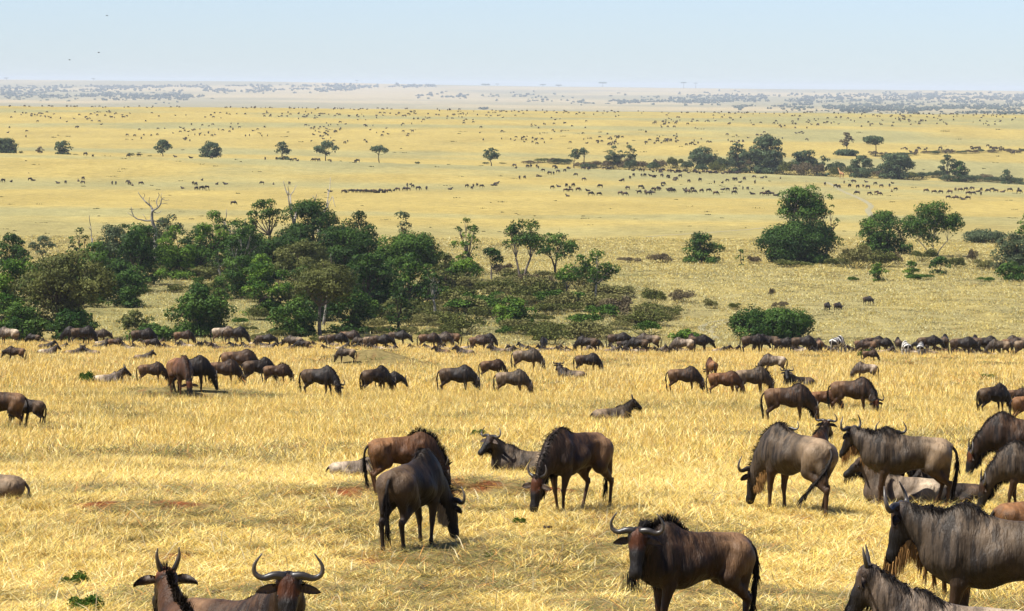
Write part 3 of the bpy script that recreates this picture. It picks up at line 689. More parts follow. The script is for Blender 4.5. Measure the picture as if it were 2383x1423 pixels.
def crown_blobs(W_, H_, cf, nb, shape, rng):
    if cf > .2: cf = cf-.06
    nb = int(nb*1.7)
    zc = H_*(cf+(1-cf)*.5); rz = H_*(1-cf)*.5; B = []
    for k in range(nb):
        for _ in range(200):
            u = rng.uniform(-1, 1, 3)
            if np.linalg.norm(u) > 1: continue
            if shape == 'dome' and u[2] > .1 and rng.random() < .2: continue
            if shape == 'umb' and u[2] < -.35: continue
            if shape == 'lobe' and u[2] > -.1+.75*abs(sin(u[0]*4.2+.9)): continue
            break
        r = W_*rng.uniform(.115, .20)*(1.25 if nb < 12 else 1)
        if shape == 'irr': r *= .8
        q = u*np.array([max(W_/2-r, 0), max(W_*.42-r, 0), max(rz-r*.45, 0)])/(np.linalg.norm(u)**.35+1e-6)
        if shape == 'dome': q[:2] *= (1-.35*max(u[2], 0))
        B.append((q[0], q[1], zc+q[2], r))
    if cf < .12:
        for k in range(int(nb*.45)+2): r = W_*rng.uniform(.11, .17); B.append((rng.uniform(-1, 1)*(W_*.47-r), rng.uniform(-1, 1)*(W_*.42-r), r*rng.uniform(.25, .8), r))
    if shape != 'umb': B.append((0, 0, zc+rz-W_*.17, W_*.17)); B.append((-W_*.5+W_*.15, 0, zc-rz*.2, W_*.15)); B.append((W_*.5-W_*.15, 0, zc-rz*.1, W_*.15))
    return B
def build_crown(B, pal, ls, dens, rng, seed, gap=.33, flat=.72, hmin=0.0):
    Ps, Ns, Cs, Ss = [], [], [], []; lo, hi = [np.array(c) for c in LP[pal]]
    for bi, (x, y, z, r) in enumerate(B):
        n = int(dens*12.6*r*r/(ls*ls)*.9); d = rng.normal(size=(n, 3)); d /= np.linalg.norm(d, axis=1)[:, None]; d[:, 2] = np.where((d[:, 2] < -.3) & (rng.random(n) < .6), -d[:, 2]*.7, d[:, 2])
        rad = r*(.62+.46*rng.random(n)**.6)*(.82+.36*fbm(d[:, 0]*2.2+bi*3, d[:, 1]*2.2+d[:, 2]*1.7, seed, 2))
        p = np.array([x, y, z])+d*rad[:, None]*np.array([1, 1, flat])
        g = fbm(p[:, 0]*1.1/ max(r, .5)+seed, p[:, 2]*1.3/max(r, .5)+p[:, 1]*.9/max(r, .5), seed+5, 3); k = (g > gap) & (p[:, 2] > hmin)
        p, d = p[k], d[k]; n = len(p)
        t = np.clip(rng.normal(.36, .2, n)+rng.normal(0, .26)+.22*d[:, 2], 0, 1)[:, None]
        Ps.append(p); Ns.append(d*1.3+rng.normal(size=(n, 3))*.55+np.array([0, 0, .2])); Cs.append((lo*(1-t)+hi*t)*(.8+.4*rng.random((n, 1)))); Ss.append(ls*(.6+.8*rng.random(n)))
    return leaf_cards(np.vstack(Ps), np.vstack(Ns), np.concatenate(Ss), np.vstack(Cs), rng)
def build_trunk(B, W_, H_, cf, nt_, rng, col, lean=0.0, rad=None):
    ac = Acc(); r0 = rad or H_*.026; tops = []
    for k in range(nt_):
        off = (k-(nt_-1)/2); bx = off*W_*.06; tx = off*W_*.22+lean*W_+rng.normal()*W_*.04; zt = H_*max(cf*.95, .28)
        p = spline([(bx, 0, -.4), (bx+(tx-bx)*.3+rng.normal()*.15, rng.normal()*.15, zt*.4), (tx, rng.normal()*.2, zt)], 9)
        v, f = tube(p, np.linspace(r0, r0*.66, 9)/math.sqrt(nt_)*1.1, 7); ac.add(v, f, np.array(col)*rng.uniform(.85, 1.15)); tops.append(p[-1])
    for (x, y, z, r) in B[::2]:
        t0 = min(tops, key=lambda q: abs(q[0]-x)); m_ = (t0+np.array([x, y, z]))/2+rng.normal(size=3)*W_*.03
        p = spline([t0, m_, (x, y, z)], 7); v, f = tube(p, np.linspace(r0*.42/math.sqrt(nt_), r0*.1, 7), 5); ac.add(v, f, np.array(col)*rng.uniform(.8, 1.1))
        for _ in range(3):
            q = p[4]; e = np.array([x, y, z])+rng.normal(size=3)*r*.6; v, f = tube([q, (q+e)/2+rng.normal(size=3)*r*.1, e], [r0*.16, r0*.1, r0*.04], 4); ac.add(v, f, np.array(col)*.9)
    return ac.mesh('trunk', M_BARK)
WHITE, BROWN, GREYB = (.30, .27, .22), (.05, .036, .026), (.14, .115, .092)
def tree(X, Yt, Yb, Wp, pal='md', cf=.3, nb=14, shape='round', label='', nt_=1, bark=BROWN, gap=.33, dens=1.0, lean=0, ls=None, seed=None, name='tree', group='trees of the wooded gully', cat='tree', rad=None, dist=None, jit=0):
    p = at_dist(X, dist) if dist else ground_at(X, Yb)
    s = ppm(p); W_ = Wp*1.1/s; base = p.copy(); H_ = (Yb-Yt)/s; dens = dens*1.15
    if dist:
        Ybr = eyeY(X)+(CAM[2]-p[2])*s; H_ = (Ybr-Yt)/s
    seed = seed if seed is not None else int(X*7+Yt)
    rng = np.random.default_rng(seed); B = crown_blobs(W_, H_, cf, nb, shape, rng); l = ls or max(.30, 4.4/s)
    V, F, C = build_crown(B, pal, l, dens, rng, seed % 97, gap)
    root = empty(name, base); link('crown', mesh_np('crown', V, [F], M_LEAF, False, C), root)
    link('trunk', build_trunk(B, W_, H_, cf, nt_, rng, bark, lean, rad), root)
    tag(root, label, cat, group); return root
T = [ # X, Ytop, Ybase, width, palette, crown base, blobs, shape, label, extra
 (22, 541, 650, 86, 'dk', .2, 12, 'round', 'round dark tree cut by the left edge above the green thicket', {}),
 (98, 546, 612, 62, 'gr', .3, 8, 'irr', 'small grey-green tree with a flat tuft, second from the left edge', {}),
 (186, 527, 640, 62, 'dk', .1, 8, 'irr', 'narrow dark tree under the bare snag at the upper left', {}),
 (262, 519, 670, 100, 'gr', .1, 14, 'round', 'grey-green tree between the dark narrow tree and the big bare dead tree', dict(ls=.3)),
 (328, 515, 665, 110, 'md', .1, 14, 'round', 'dull green tree with the big bleached dead tree rising behind it', {}),
 (398, 497, 620, 80, 'gr', .35, 9, 'umb', 'flat-topped grey-green tree just right of the big dead tree', {}),
 (408, 521, 650, 108, 'br', .1, 15, 'round', 'bright green dense tree below the flat-topped grey one', {}),
 (498, 491, 640, 88, 'br', .3, 12, 'round', 'bright green dome-topped tree on the left shoulder of the grove', {}),
 (560, 508, 655, 96, 'md', .35, 13, 'irr', 'tree on two thin white trunks left of the grove summit', dict(nt_=2, bark=WHITE, rad=.22)),
 (508, 575, 663, 60, 'dk', .45, 6, 'irr', 'small tree on one straight white trunk in the grove', dict(bark=WHITE, rad=.2)),
 (617, 459, 640, 98, 'md', .5, 10, 'irr', 'tree with open limbs and a loose crown at the upper left of the grove summit', dict(gap=.38, dist=585)),
 (718, 456, 655, 150, 'dk', .1, 20, 'round', 'broad very dark tree crowning the grove, bare snags above it', dict(dist=580)),
 (832, 484, 660, 90, 'dk', .2, 12, 'round', 'dark rounded tree on the right shoulder of the grove summit', dict(dist=575)),
 (933, 487, 600, 50, 'gr', .45, 5, 'umb', 'lone small flat-crowned tree sticking up right of the grove', dict(gap=.4, dist=610)),
 (948, 529, 700, 160, 'md', .2, 20, 'round', 'wide dark green tree forming the right end of the grove', dict(dist=520)),
 (800, 520, 720, 170, 'dk', .15, 20, 'round', 'deep green tree in the middle of the grove', dict(dist=530)),
 (700, 556, 720, 140, 'ol', .15, 18, 'round', 'olive tree below the grove summit', dict(dist=515)),
 (620, 602, 735, 115, 'br', .05, 14, 'round', 'light yellow-green tree at the lower left of the grove', {}),
 (855, 580, 740, 120, 'dk', .1, 16, 'round', 'shadowy tree right of the umbrella-shaped olive tree', {}),
 (952, 588, 742, 90, 'md', .15, 12, 'round', 'green tree above the white-stemmed pole tree', {}),
 (1008, 632, 738, 52, 'dk', .4, 6, 'irr', 'small dark tree on a leaning white stem at the right edge of the grove', dict(bark=WHITE, rad=.2)),
 (928, 648, 778, 72, 'dk', .03, 9, 'round', 'nearly black bushy tree at the lower right of the grove', {}),
 (150, 578, 792, 235, 'ol', .32, 26, 'irr', 'wide olive-brown tree with a thick leaning dark limb at the left', dict(bark=BROWN, lean=-.08, gap=.37, rad=.36, ls=.26)),
 (34, 592, 772, 140, 'br', .03, 18, 'round', 'green thicket tree filling the left edge', {}),
 (50, 708, 797, 125, 'md', .0, 15, 'dome', 'low green bushy tree behind the herd at the far left', {}),
 (168, 720, 795, 120, 'md', .0, 14, 'dome', 'low green bush-like tree under the leaning olive-brown tree', {}),
 (293, 624, 716, 100, 'md', .1, 13, 'round', 'rounded green tree standing alone in a gap of dry grass', {}),
 (466, 657, 785, 158, 'md', .05, 20, 'round', 'dense tree with pale lit leaves and dark right side above the herd', {}),
 (745, 612, 783, 185, 'ol', .42, 20, 'umb', 'umbrella-shaped olive tree with a pale slanting trunk in front of the grove', dict(bark=GREYB, gap=.36, lean=-.05, rad=.24, ls=.25)),
 (812, 660, 776, 112, 'dk', .03, 14, 'round', 'black-green bushy tree right of the pale slanting trunk', {}),
 (682, 690, 782, 120, 'md', .0, 14, 'round', 'mid green bushy tree left of the pale slanting trunk', {}),
 (1083, 503, 640, 66, 'br', .25, 13, 'irr', 'tall ragged narrow tree just right of the grove', dict(gap=.38, bark=GREYB)),
 (1076, 598, 662, 94, 'br', .0, 10, 'dome', 'rounded green bush at the foot of the tall ragged tree', {}),
 (1143, 572, 655, 60, 'dk', .38, 7, 'umb', 'small flat tree on a thin stem between the ragged tree and the forked tree', dict(bark=GREYB)),
 (1216, 508, 662, 104, 'md', .42, 14, 'umb', 'tall tree on a pale forked trunk with a domed crown', dict(nt_=2, bark=GREYB, rad=.28)),
 (1290, 540, 645, 104, 'md', .42, 12, 'irr', 'spreading tree on two thin dark trunks right of the forked tree', dict(nt_=2, bark=BROWN, rad=.25)),
 (1320, 612, 706, 74, 'br', .38, 9, 'umb', 'small bright green tree on a crooked grey stem', dict(bark=GREYB, rad=.17)),
 (1388, 573, 722, 104, 'md', .42, 12, 'irr', 'tree on a long thin straight pale trunk at the right end of the scrub', dict(bark=WHITE, rad=.18, lean=-.08)),
 (1197, 689, 756, 98, 'br', .0, 12, 'dome', 'bright green bush alone in the olive scrub', {}),
 (1635, 540, 614, 96, 'md', .03, 12, 'dome', 'round green bush-like tree alone right of the olive scrub', {}),
 (1723, 579, 620, 24, 'md', .1, 4, 'irr', 'tiny upright green sapling between two larger trees', {}),
 (1868, 427, 612, 130, 'md', .4, 20, 'umb', 'tallest tree on the right with a domed crown over pale limbs', dict(nt_=2, bark=GREYB, rad=.36, dist=650)),
 (1856, 505, 614, 188, 'dk', .02, 22, 'round', 'dense dark skirt tree at the foot of the tallest tree', {}),
 (1925, 448, 612, 52, 'dk', .3, 8, 'irr', 'ragged dark side tree leaning out right of the tallest tree', dict(gap=.4, bark=GREYB, dist=648)),
 (2062, 493, 592, 128, 'md', .08, 20, 'irr', 'dark tree left of the tree with pale slanting limbs on the right', {}),
 (2172, 462, 598, 135, 'md', .25, 22, 'irr', 'loose-crowned tree with pale slanting limbs on the right', dict(gap=.38, nt_=3, bark=WHITE, rad=.2)),
 (1796, 712, 790, 190, 'md', .0, 24, 'lobe', 'big dense green bush behind the herd right of centre', dict(ls=.26)),
 (2045, 608, 656, 44, 'br', .1, 7, 'round', 'small rounded green bush below the dark tree on the right', {}),
 (2120, 607, 648, 40, 'br', .0, 6, 'dome', 'small round bush second from the left in the row at the right', {}),
 (2186, 594, 641, 52, 'md', .05, 7, 'round', 'dark round bush below the pale slanting limbs', {}),
 (2355, 603, 656, 78, 'md', .0, 10, 'dome', 'green bush low at the right edge', {}),
 (2362, 536, 632, 110, 'gr', .0, 14, 'dome', 'large grey-green bushy tree at the right edge', {}),
 (2388, 494, 618, 60, 'md', .1, 9, 'round', 'taller green tree cut by the right edge', {}),
 (2290, 531, 566, 96, 'gr', .0, 9, 'dome', 'long low grey-green bush left of the right-edge tree', {}),
 (1591, 765, 797, 70, 'br', .0, 9, 'dome', 'small leafy green bush behind the herd left of the big dense bush', {}),
 (352, 756, 797, 116, 'md', .0, 12, 'dome', 'long low green bush behind the herd at the left', {}),
 (510, 640, 700, 60, 'md', .0, 8, 'dome', 'small green bush under the white-stemmed trees', {}),
 (230, 590, 700, 110, 'md', .05, 13, 'round', 'green tree behind the wide olive-brown tree', {}),
 (745, 640, 775, 120, 'dk', .0, 14, 'round', 'dark leafy mass behind the umbrella-shaped olive tree', dict(dist=450)),
 (995, 610, 725, 60, 'md', .0, 8, 'round', 'mid green tree filling the right foot of the grove', {}),
 (560, 590, 700, 110, 'md', .05, 12, 'round', 'leafy tree behind the yellow-green one in the grove', dict(dist=500)),
 (880, 600, 700, 150, 'dk', .02, 16, 'round', 'deep shadowed tree inside the right half of the grove', dict(dist=500)),
 (660, 540, 690, 150, 'dk', .02, 18, 'round', 'dark inner tree under the open-limbed tree', dict(dist=550)),
 (308, 535, 680, 110, 'dk', .0, 14, 'round', 'dark tree filling the left shoulder of the grove', {}),
 (452, 528, 660, 90, 'dk', .02, 12, 'round', 'deep green tree behind the bright dome-topped one', dict(dist=590)),
 (575, 536, 670, 110, 'dk', .02, 14, 'round', 'dark leafy tree behind the two thin white trunks', dict(dist=570)),
 (222, 556, 680, 90, 'md', .0, 12, 'round', 'green tree below the thin bent snag', {}),
 (1035, 585, 690, 60, 'ol', .0, 8, 'dome', 'olive bushy tree between the grove and the ragged narrow tree', {}),
 (460, 560, 660, 90, 'md', .02, 11, 'round', 'green tree filling the gap left of the white-stemmed trees', dict(dist=560)),
]
for (X, Yt, Yb, Wp, pal, cf, nb, sh, lab, ex) in T:
    bush = 'bush' in lab.split(' with')[0].split(' behind')[0] and cf <= .05 and 'tree' not in lab.split(' ')[:5]
    tree(X, Yt, Yb, Wp, pal, cf, nb, sh, lab, name='bush' if bush else 'tree', cat='bush' if bush else 'tree', group='green bushes of the valley' if bush else 'trees of the wooded gully', **ex)
rb = random.Random(3)
for (x0, x1, y0, y1, n, lb, gp) in [(430, 640, 590, 680, 6, 'leafy bush on the floor of the grove, left half', 'leafy bushes filling the left half of the grove'), (640, 1030, 620, 750, 11, 'leafy bush on the floor of the grove, right half', 'leafy bushes filling the right half of the grove'), (0, 330, 620, 775, 11, 'leafy bush in the thicket at the far left', 'leafy bushes of the far left thicket'), (220, 430, 570, 640, 6, 'leafy bush below the big bleached dead tree', 'leafy bushes below the dead tree')]:
    for k in range(n):
        X, Y = x0+(x1-x0)*(k+rb.random())/n, rb.uniform(y0, y1); h = rb.uniform(48, 80); tree(X, Y-h, Y, rb.uniform(70, 110), rb.choice(['dk', 'md', 'md', 'ol', 'br']), 0.0, 8, 'dome', lb, name='bush', cat='bush', group=gp, ls=.34)
# scattered trees of the middle plain
T2 = [(6, 319, 356, 56, 'far', .05, 8, 'round', 'round tree at the very left of the tree line'), (145, 325, 358, 36, 'far', .1, 7, 'round', 'second tree from the left in the distant tree line'),
 (90, 339, 356, 18, 'bn', .3, 3, 'irr', 'tiny half-bare shrub between the two leftmost distant trees'),
 (376, 323, 364, 36, 'far', .3, 6, 'round', 'mushroom-shaped distant tree with a crooked stem'), (487, 328, 368, 46, 'far', .1, 8, 'dome', 'broad distant tree branching from the ground'),
 (655, 328, 373, 34, 'gr', .1, 7, 'irr', 'tall narrow distant tree, fifth from the left'), (755, 328, 377, 50, 'far', .4, 7, 'irr', 'spreading distant tree on a single stem left of centre'),
 (880, 334, 377, 38, 'far', .5, 5, 'umb', 'flat-topped distant tree with a side tuft'), (1140, 341, 386, 33, 'far', .35, 6, 'round', 'lollipop-shaped distant tree alone at the centre'),
 (1333, 346, 388, 26, 'far', .4, 4, 'umb', 'low twin-layered distant tree left of the bush belt'), (1354, 344, 388, 26, 'far', .65, 3, 'umb', 'small flat-topped distant tree beside the twin-layered one'),
 (1425, 337, 380, 36, 'gr', .15, 7, 'round', 'grey-green distant tree of the close pair, left one'), (1460, 336, 382, 32, 'gr', .35, 5, 'irr', 'thin distant tree of the close pair, right one, with V-shaped stems'),
 (1632, 342, 396, 60, 'far', .2, 9, 'round', 'distant twin-domed tree at the left of the belt trees'), (1716, 331, 395, 50, 'far', .1, 8, 'round', 'rounded distant tree left of the tallest belt tree'),
 (1779, 315, 404, 76, 'far', .05, 15, 'round', 'tallest distant tree of the bush belt'), (1868, 346, 402, 54, 'far', .15, 8, 'round', 'distant tree just right of the tallest belt tree'),
 (1911, 360, 404, 34, 'far', .1, 5, 'round', 'small distant tree between two larger belt trees'), (1966, 306, 345, 30, 'bn', .45, 5, 'irr', 'pale half-bare distant tree on the plain behind the belt'),
 (1965, 350, 408, 50, 'far', .1, 8, 'round', 'distant belt tree left of the giraffe'), (2000, 358, 412, 50, 'far', .05, 8, 'round', 'distant belt tree right of the giraffe'),
 (2032, 316, 362, 52, 'far', .68, 6, 'umb', 'distant flat-topped acacia on a dark stem'), (2082, 352, 412, 74, 'far', .05, 11, 'round', 'broad distant tree right of the flat-topped acacia'),
 (2202, 358, 410, 38, 'gr', .2, 7, 'irr', 'pale distant tree leaning against a dark one'), (2230, 372, 415, 40, 'dk', .1, 7, 'round', 'dark distant tree beside the pale leaning one'),
 (2337, 393, 420, 26, 'far', .1, 4, 'round', 'small lone distant tree near the right edge')]
for (X, Yt, Yb, Wp, pal, cf, nb, sh, lab) in T2:
    tree(X, Yt, Yb, Wp*1.12, pal, cf*.85, int(nb*1.5)+1, sh, lab, name='tree', group='scattered trees across the middle plain', gap=.26, dens=1.25, rad=None, dist=1590 if Yt > 312 and not 1960 < X < 1970 and not X == 2032 else 1850)
for (X, Yt, Wp, lab) in [(12, 185, 11, 'at the left end of the skyline'), (214, 187, 9, 'second from the left on the skyline'), (826, 187, 7, 'tiny, left of centre on the skyline'), (1125, 197, 20, 'broad, at the centre of the skyline'), (1152, 200, 8, 'low, beside the broad central one'),
                         (1258, 196, 14, 'left of the close middle pair'), (1295, 199, 15, 'flattest, right of the close middle pair'), (1397, 191, 19, 'tallest on the skyline'), (1585, 191, 14, 'left of the last pair on the skyline'), (1613, 193, 9, 'smallest of the last pair on the skyline')]:
    d = 25500; p = at_dist(X, d); s = ppm(p); yb = eyeY(X)+(CAM[2]-p[2])*s; rng = np.random.default_rng(int(X)); H_ = max((yb-Yt)/s, 16); W_ = Wp/s
    B = [(q*W_*.28, 0, H_-W_*.11, W_*.22) for q in (-1, 0, 1)]; V, F, C = build_crown(B, 'dk', 3.4, 2.2, rng, 3, .0, .42)
    r = empty('acacia_tree', p); link('crown', mesh_np('crown', V, [F], M_LEAF, False, C), r); v, f = tube([(0, 0, -1), (.4, 0, H_*.5), (0, 0, H_*.85)], [2.0, 1.5, 1.2], 5); a = Acc(); a.add(v, f, BROWN); link('trunk', a.mesh('trunk', M_BARK), r)
    tag(r, 'far umbrella acacia, '+lab, 'tree', 'acacias on the skyline')
# dead trees: bare branching wood
def dead_tree(X, Yt, Yb, Wp, label, dist, seed, n0=3, lean=0, col=(.19, .17, .145), depth=4):
    p = at_dist(X, dist); s = ppm(p); yb = eyeY(X)+(CAM[2]-p[2])*s; H_ = (yb-Yt)/s; W_ = Wp/s; rng = np.random.default_rng(seed); segs = []
    def grow(a, d, L, r, k):
        n = 4; P_ = [a]; 
        for i in range(n):
            d = d+rng.normal(size=3)*np.array([.24, .15, .10])+np.array([0, 0, .05]); d /= np.linalg.norm(d); P_.append(P_[-1]+d*L/n)
        segs.append((np.array(P_), r, r*.55, k))
        if k == 0: return
        for _ in range(2 if k < 3 else n0):
            i = rng.integers(2, n+1); e = d*.5+rng.normal(size=3)*np.array([.95, .5, .4]); e[2] += .15; grow(P_[i], e/np.linalg.norm(e), L*rng.uniform(.5, .75), r*.5, k-1)
    grow(np.array([0., 0, -.3]), np.array([lean, 0, 1.]), H_*.55, H_*.024, depth-1)
    A_ = np.vstack([q[0] for q in segs]); zx = H_/A_[:, 2].max(); xx = W_/(A_[:, 0].max()-A_[:, 0].min()+1e-6); ac = {0: Acc(), 1: Acc()}
    for P_, a, b, k in segs:
        Q_ = P_*np.array([min(xx, 2.2), 1, zx]); v, f = tube(Q_, np.linspace(max(a, .07), max(b, .045), len(Q_)), 5); ac[0 if k == depth-1 else 1].add(v, f, np.array(col)*rng.uniform(.75, 1.15))
    r = empty('dead_tree', p); link('trunk', ac[0].mesh('trunk', M_BARK), r)
    if ac[1].V: link('branches', ac[1].mesh('branches', M_BARK), r)
    tag(r, label, 'dead tree', 'bare dead trees in the grove')
def custom_dead():
    k = 3.745; L = [([(1345, 345), (1335, 290), (1318, 240), (1316, 190), (1322, 150)], .36, .22), ([(1322, 150), (1300, 112), (1268, 85), (1232, 52), (1205, 20), (1188, -8)], .2, .05), ([(1314, 236), (1270, 240), (1225, 230), (1182, 218), (1152, 182), (1140, 118)], .17, .05),
      ([(1182, 218), (1140, 196), (1100, 170)], .08, .04), ([(1322, 150), (1362, 128), (1392, 92), (1402, 50), (1428, 34)], .18, .05), ([(1366, 124), (1352, 70), (1372, 20), (1368, -6)], .1, .04), ([(1402, 50), (1396, 20), (1404, -6)], .07, .035), ([(1318, 238), (1362, 246), (1412, 242)], .12, .05), ([(1300, 112), (1290, 70), (1300, 30)], .07, .035),
      ([(1270, 240), (1250, 200), (1232, 180)], .06, .03), ([(1232, 52), (1250, 20), (1245, -5)], .06, .03), ([(1392, 92), (1430, 88), (1452, 96)], .06, .03), ([(1402, 50), (1440, 60), (1470, 52)], .05, .03), ([(1152, 182), (1130, 160), (1150, 140)], .05, .03), ([(1322, 150), (1345, 170), (1380, 168), (1400, 150)], .09, .04)]
    d = 578.; X0, Y0 = 1345/k, 450+345/k; p = at_dist(X0, d); s = FPX/d; rng = np.random.default_rng(2); r = empty('dead_tree', p); ac = [Acc(), Acc()]; yb = eyeY(X0)+(CAM[2]-p[2])*s
    for i, (pt, a, b) in enumerate(L):
        Q_ = np.array([((x/k-X0)/s, (rng.normal()*.25 if j else 0)+(.4 if i % 2 else -.4)*j*(i > 0)*.6, (yb-450-y/k)/s) for j, (x, y) in enumerate(pt)])
        if i == 0: Q_ = np.vstack([[Q_[0][0], 0, -.3], Q_])
        Q_ = spline(Q_, 12); v, f = tube(Q_, np.linspace(a, b, 12), 6); ac[i > 0].add(v, f, np.array((.21, .19, .16))*rng.uniform(.8, 1.15))
    link('trunk', ac[0].mesh('trunk', M_BARK), r); link('branches', ac[1].mesh('branches', M_BARK), r); tag(r, 'large bleached dead tree with forked bare limbs at the upper left', 'dead tree', 'bare dead trees in the grove')
custom_dead()
dead_tree(214, 499, 0, 14, 'thin bare snag with a bent top at the far left', 575, 5, 2, 0, (.3, .27, .23), 3)
dead_tree(669, 421, 0, 30, 'forked bare snag above the left half of the grove summit', 590, 21, 2, 0, (.28, .25, .21), 3)
dead_tree(742, 415, 0, 58, 'spiky bare snag with many prongs above the grove summit', 592, 34, 4, 0, (.30, .27, .23))
dead_tree(772, 458, 0, 26, 'short pale snag at the right of the grove summit', 590, 41, 3)
dead_tree(752, 590, 0, 26, 'pale dead twigs standing inside the grove', 440, 44, 2)
dead_tree(540, 488, 0, 34, 'faint leafless twiggy tree left of the grove summit', 600, 52, 3, 0, (.24, .21, .18))
# scrub bushes: shared variants
def shrub_mesh(pal, seed, W_=1.0, H_=.55, n=900, tw=50, ls=.052):
    rng = np.random.default_rng(seed); B = [(rng.uniform(-.33, .33)*W_, rng.uniform(-.3, .3)*W_, H_*rng.uniform(.3, .62), W_*rng.uniform(.14, .24)) for _ in range(7)]
    Ps, Ns, Cs = [], [], []; lo, hi = [np.array(c) for c in LP[pal]]
    for (x, y, z, r) in B:
        m_ = n//7*2; d = rng.normal(size=(m_, 3)); d /= np.linalg.norm(d, axis=1)[:, None]; d[:, 2] = np.abs(d[:, 2])*1.0-.25; q = np.array([x, y, z])+d*(r*(.5+.6*rng.random((m_, 1))))
        q = q[q[:, 2] > 0]; m_ = len(q); t = rng.random((m_, 1)); Ps.append(q); Ns.append(rng.normal(size=(m_, 3))+np.array([0, 0, .4])); Cs.append((lo*(1-t)+hi*t)*(.75+.5*rng.random((m_, 1))))
    P_ = np.vstack(Ps); V, F, C = leaf_cards(P_, np.vstack(Ns), ls*(.6+.8*rng.random(len(P_))), np.vstack(Cs), rng)
    b = np.zeros((tw, 3)); b[:, :2] = rng.normal(size=(tw, 2))*.12*W_; D = rng.normal(size=(tw, 3))*np.array([.6, .6, .2])+np.array([0, 0, .7]); D[:, :2] += b[:, :2]*4
    v2, f2, c2 = strands(b, D, H_*(.6+.6*rng.random(tw)), np.full(tw, .012), (lo*.5+np.array([.07, .065, .03])*.7)*np.ones((tw, 3)), .1, rng)
    q2, t2 = split_tri(f2); n0 = len(V)
    return mesh_np('scrub', np.vstack([V, v2]), [np.vstack([F, q2+n0]), t2+n0], M_TWIG, False, np.vstack([C, c2]))
SH = {p: [shrub_mesh(p, 300+i*7+len(p)*3+ord(p[0])) for i in range(3)] for p in ('ol', 'ob', 'bn', 'md', 'gr', 'br')}
def shrub(X, Y, Wp, Hp, pal, label, group, dist=None, cat='shrub', name='shrub'):
    p = at_dist(X, dist) if dist else ground_at(X, Y); s = ppm(p); o = link(name, random.choice(SH[pal]))
    o.location = (p[0], p[1], p[2]-.05); o.rotation_euler = (0, 0, random.uniform(0, 6.28)); o.scale = (Wp/s, Wp/s*.8, Hp/s/.52); return tag(o, label, cat, group)
def thicket(x0, x1, y0, y1, n, w, h, pals, label, group, cond=None):
    k = 0
    while k < n:
        X, Y = random.uniform(x0, x1), random.uniform(y0, y1)
        if cond and not cond(X, Y): continue
        k += 1; f = random.uniform(.6, 1.3); shrub(X, Y, w*f, h*f*random.uniform(.8, 1.2), random.choice(pals), label, group)
thicket(1000, 1560, 650, 805, 90, 104, 38, ['ob', 'ol', 'ol', 'ob', 'ob', 'ol', 'md'], 'olive thorn scrub bush in the thicket between the grove and the thin-trunked trees', 'olive scrub of the central thicket', lambda X, Y: X < 1300 or Y > 640+(X-1300)*.33)
thicket(860, 1060, 690, 800, 30, 66, 26, ['ol', 'ob', 'ob'], 'green-brown scrub bush at the right foot of the grove', 'scrub at the foot of the grove')
thicket(560, 900, 770, 806, 20, 70, 22, ['ol', 'ob'], 'low olive scrub bush behind the herd below the grove', 'low scrub behind the herd')
thicket(320, 560, 610, 690, 22, 70, 26, ['ol', 'ob', 'md'], 'olive scrub bush in the hollow above the dense pale-lit tree', 'scrub in the left hollow')
thicket(60, 330, 640, 720, 14, 66, 34, ['ol', 'md'], 'scrub bush half hidden behind the wide olive-brown tree', 'scrub behind the olive-brown tree')
thicket(540, 680, 660, 760, 9, 60, 24, ['md', 'ol'], 'scrub bush left of the umbrella-shaped olive tree', 'scrub left of the umbrella tree')
for X, Y, w, h, pl, lb in [(1165, 640, 80, 34, 'bn', 'brown leafless bush below the small flat tree'), (1235, 665, 70, 30, 'bn', 'brown bush at the foot of the forked trunk'), (1275, 682, 56, 42, 'bn', 'reddish-brown flared bush left of the crooked grey stem'),
                       (1440, 738, 110, 60, 'bn', 'large brown bush right of the long thin trunk'), (1520, 715, 80, 50, 'ol', 'olive bush at the right end of the thicket'), (1540, 612, 74, 28, 'bn', 'dry brown bush on the bank left of the round bush-like tree'),
                       (1465, 612, 60, 14, 'bn', 'low brown scrub on the earthy bank'), (1755, 615, 50, 26, 'bn', 'brown bush left of the dark skirt tree'), (1985, 625, 110, 62, 'ob', 'large pale olive bush right of the tallest tree'), (2040, 622, 100, 44, 'ol', 'olive bush under the dark tree on the right'),
                       (2085, 618, 40, 34, 'bn', 'brown twiggy bush among the green ones on the right'), (2145, 610, 80, 36, 'ol', 'yellow-olive bush under the slanting limbs'), (1950, 622, 90, 26, 'ol', 'low olive bush at the right foot of the skirt tree'), (1840, 622, 120, 20, 'ol', 'low olive bush at the left foot of the skirt tree'),
                       (2265, 612, 40, 34, 'bn', 'small half-bare bush left of the right-edge tree'), (2300, 630, 80, 30, 'ob', 'drab bush left of the low green bush at the right edge'), (2225, 625, 60, 30, 'ol', 'dark olive bush right of the dark round bush'),
                       (1590, 706, 66, 34, 'bn', 'grey-brown bush alone on the slope right of the thicket'), (1655, 718, 52, 26, 'ob', 'olive bush on the slope above the curved track'), (1705, 720, 46, 18, 'ol', 'low olive bush right of the slope bush'), (1815, 718, 40, 18, 'bn', 'thin brown bush above the big dense bush'),
                       (1985, 655, 38, 14, 'md', 'tiny spiky green bush on the right slope'), (2290, 655, 60, 12, 'md', 'low green tangle at the right of the slope'), (2150, 652, 90, 16, 'md', 'low green tangle below the round bushes'), (1795, 690, 20, 26, 'bn', 'bare twiggy upright shrub on the right slope'),
                       (1505, 760, 60, 20, 'ob', 'drab low scrub just behind the herd, right of centre'), (1620, 795, 60, 26, 'ol', 'thin scrub behind the herd beside the small leafy bush'), (745, 800, 60, 20, 'ol', 'olive scrub at the foot of the pale slanting trunk')]:
    shrub(X, Y, w, h, pl, lb, 'single bushes of the valley slope')
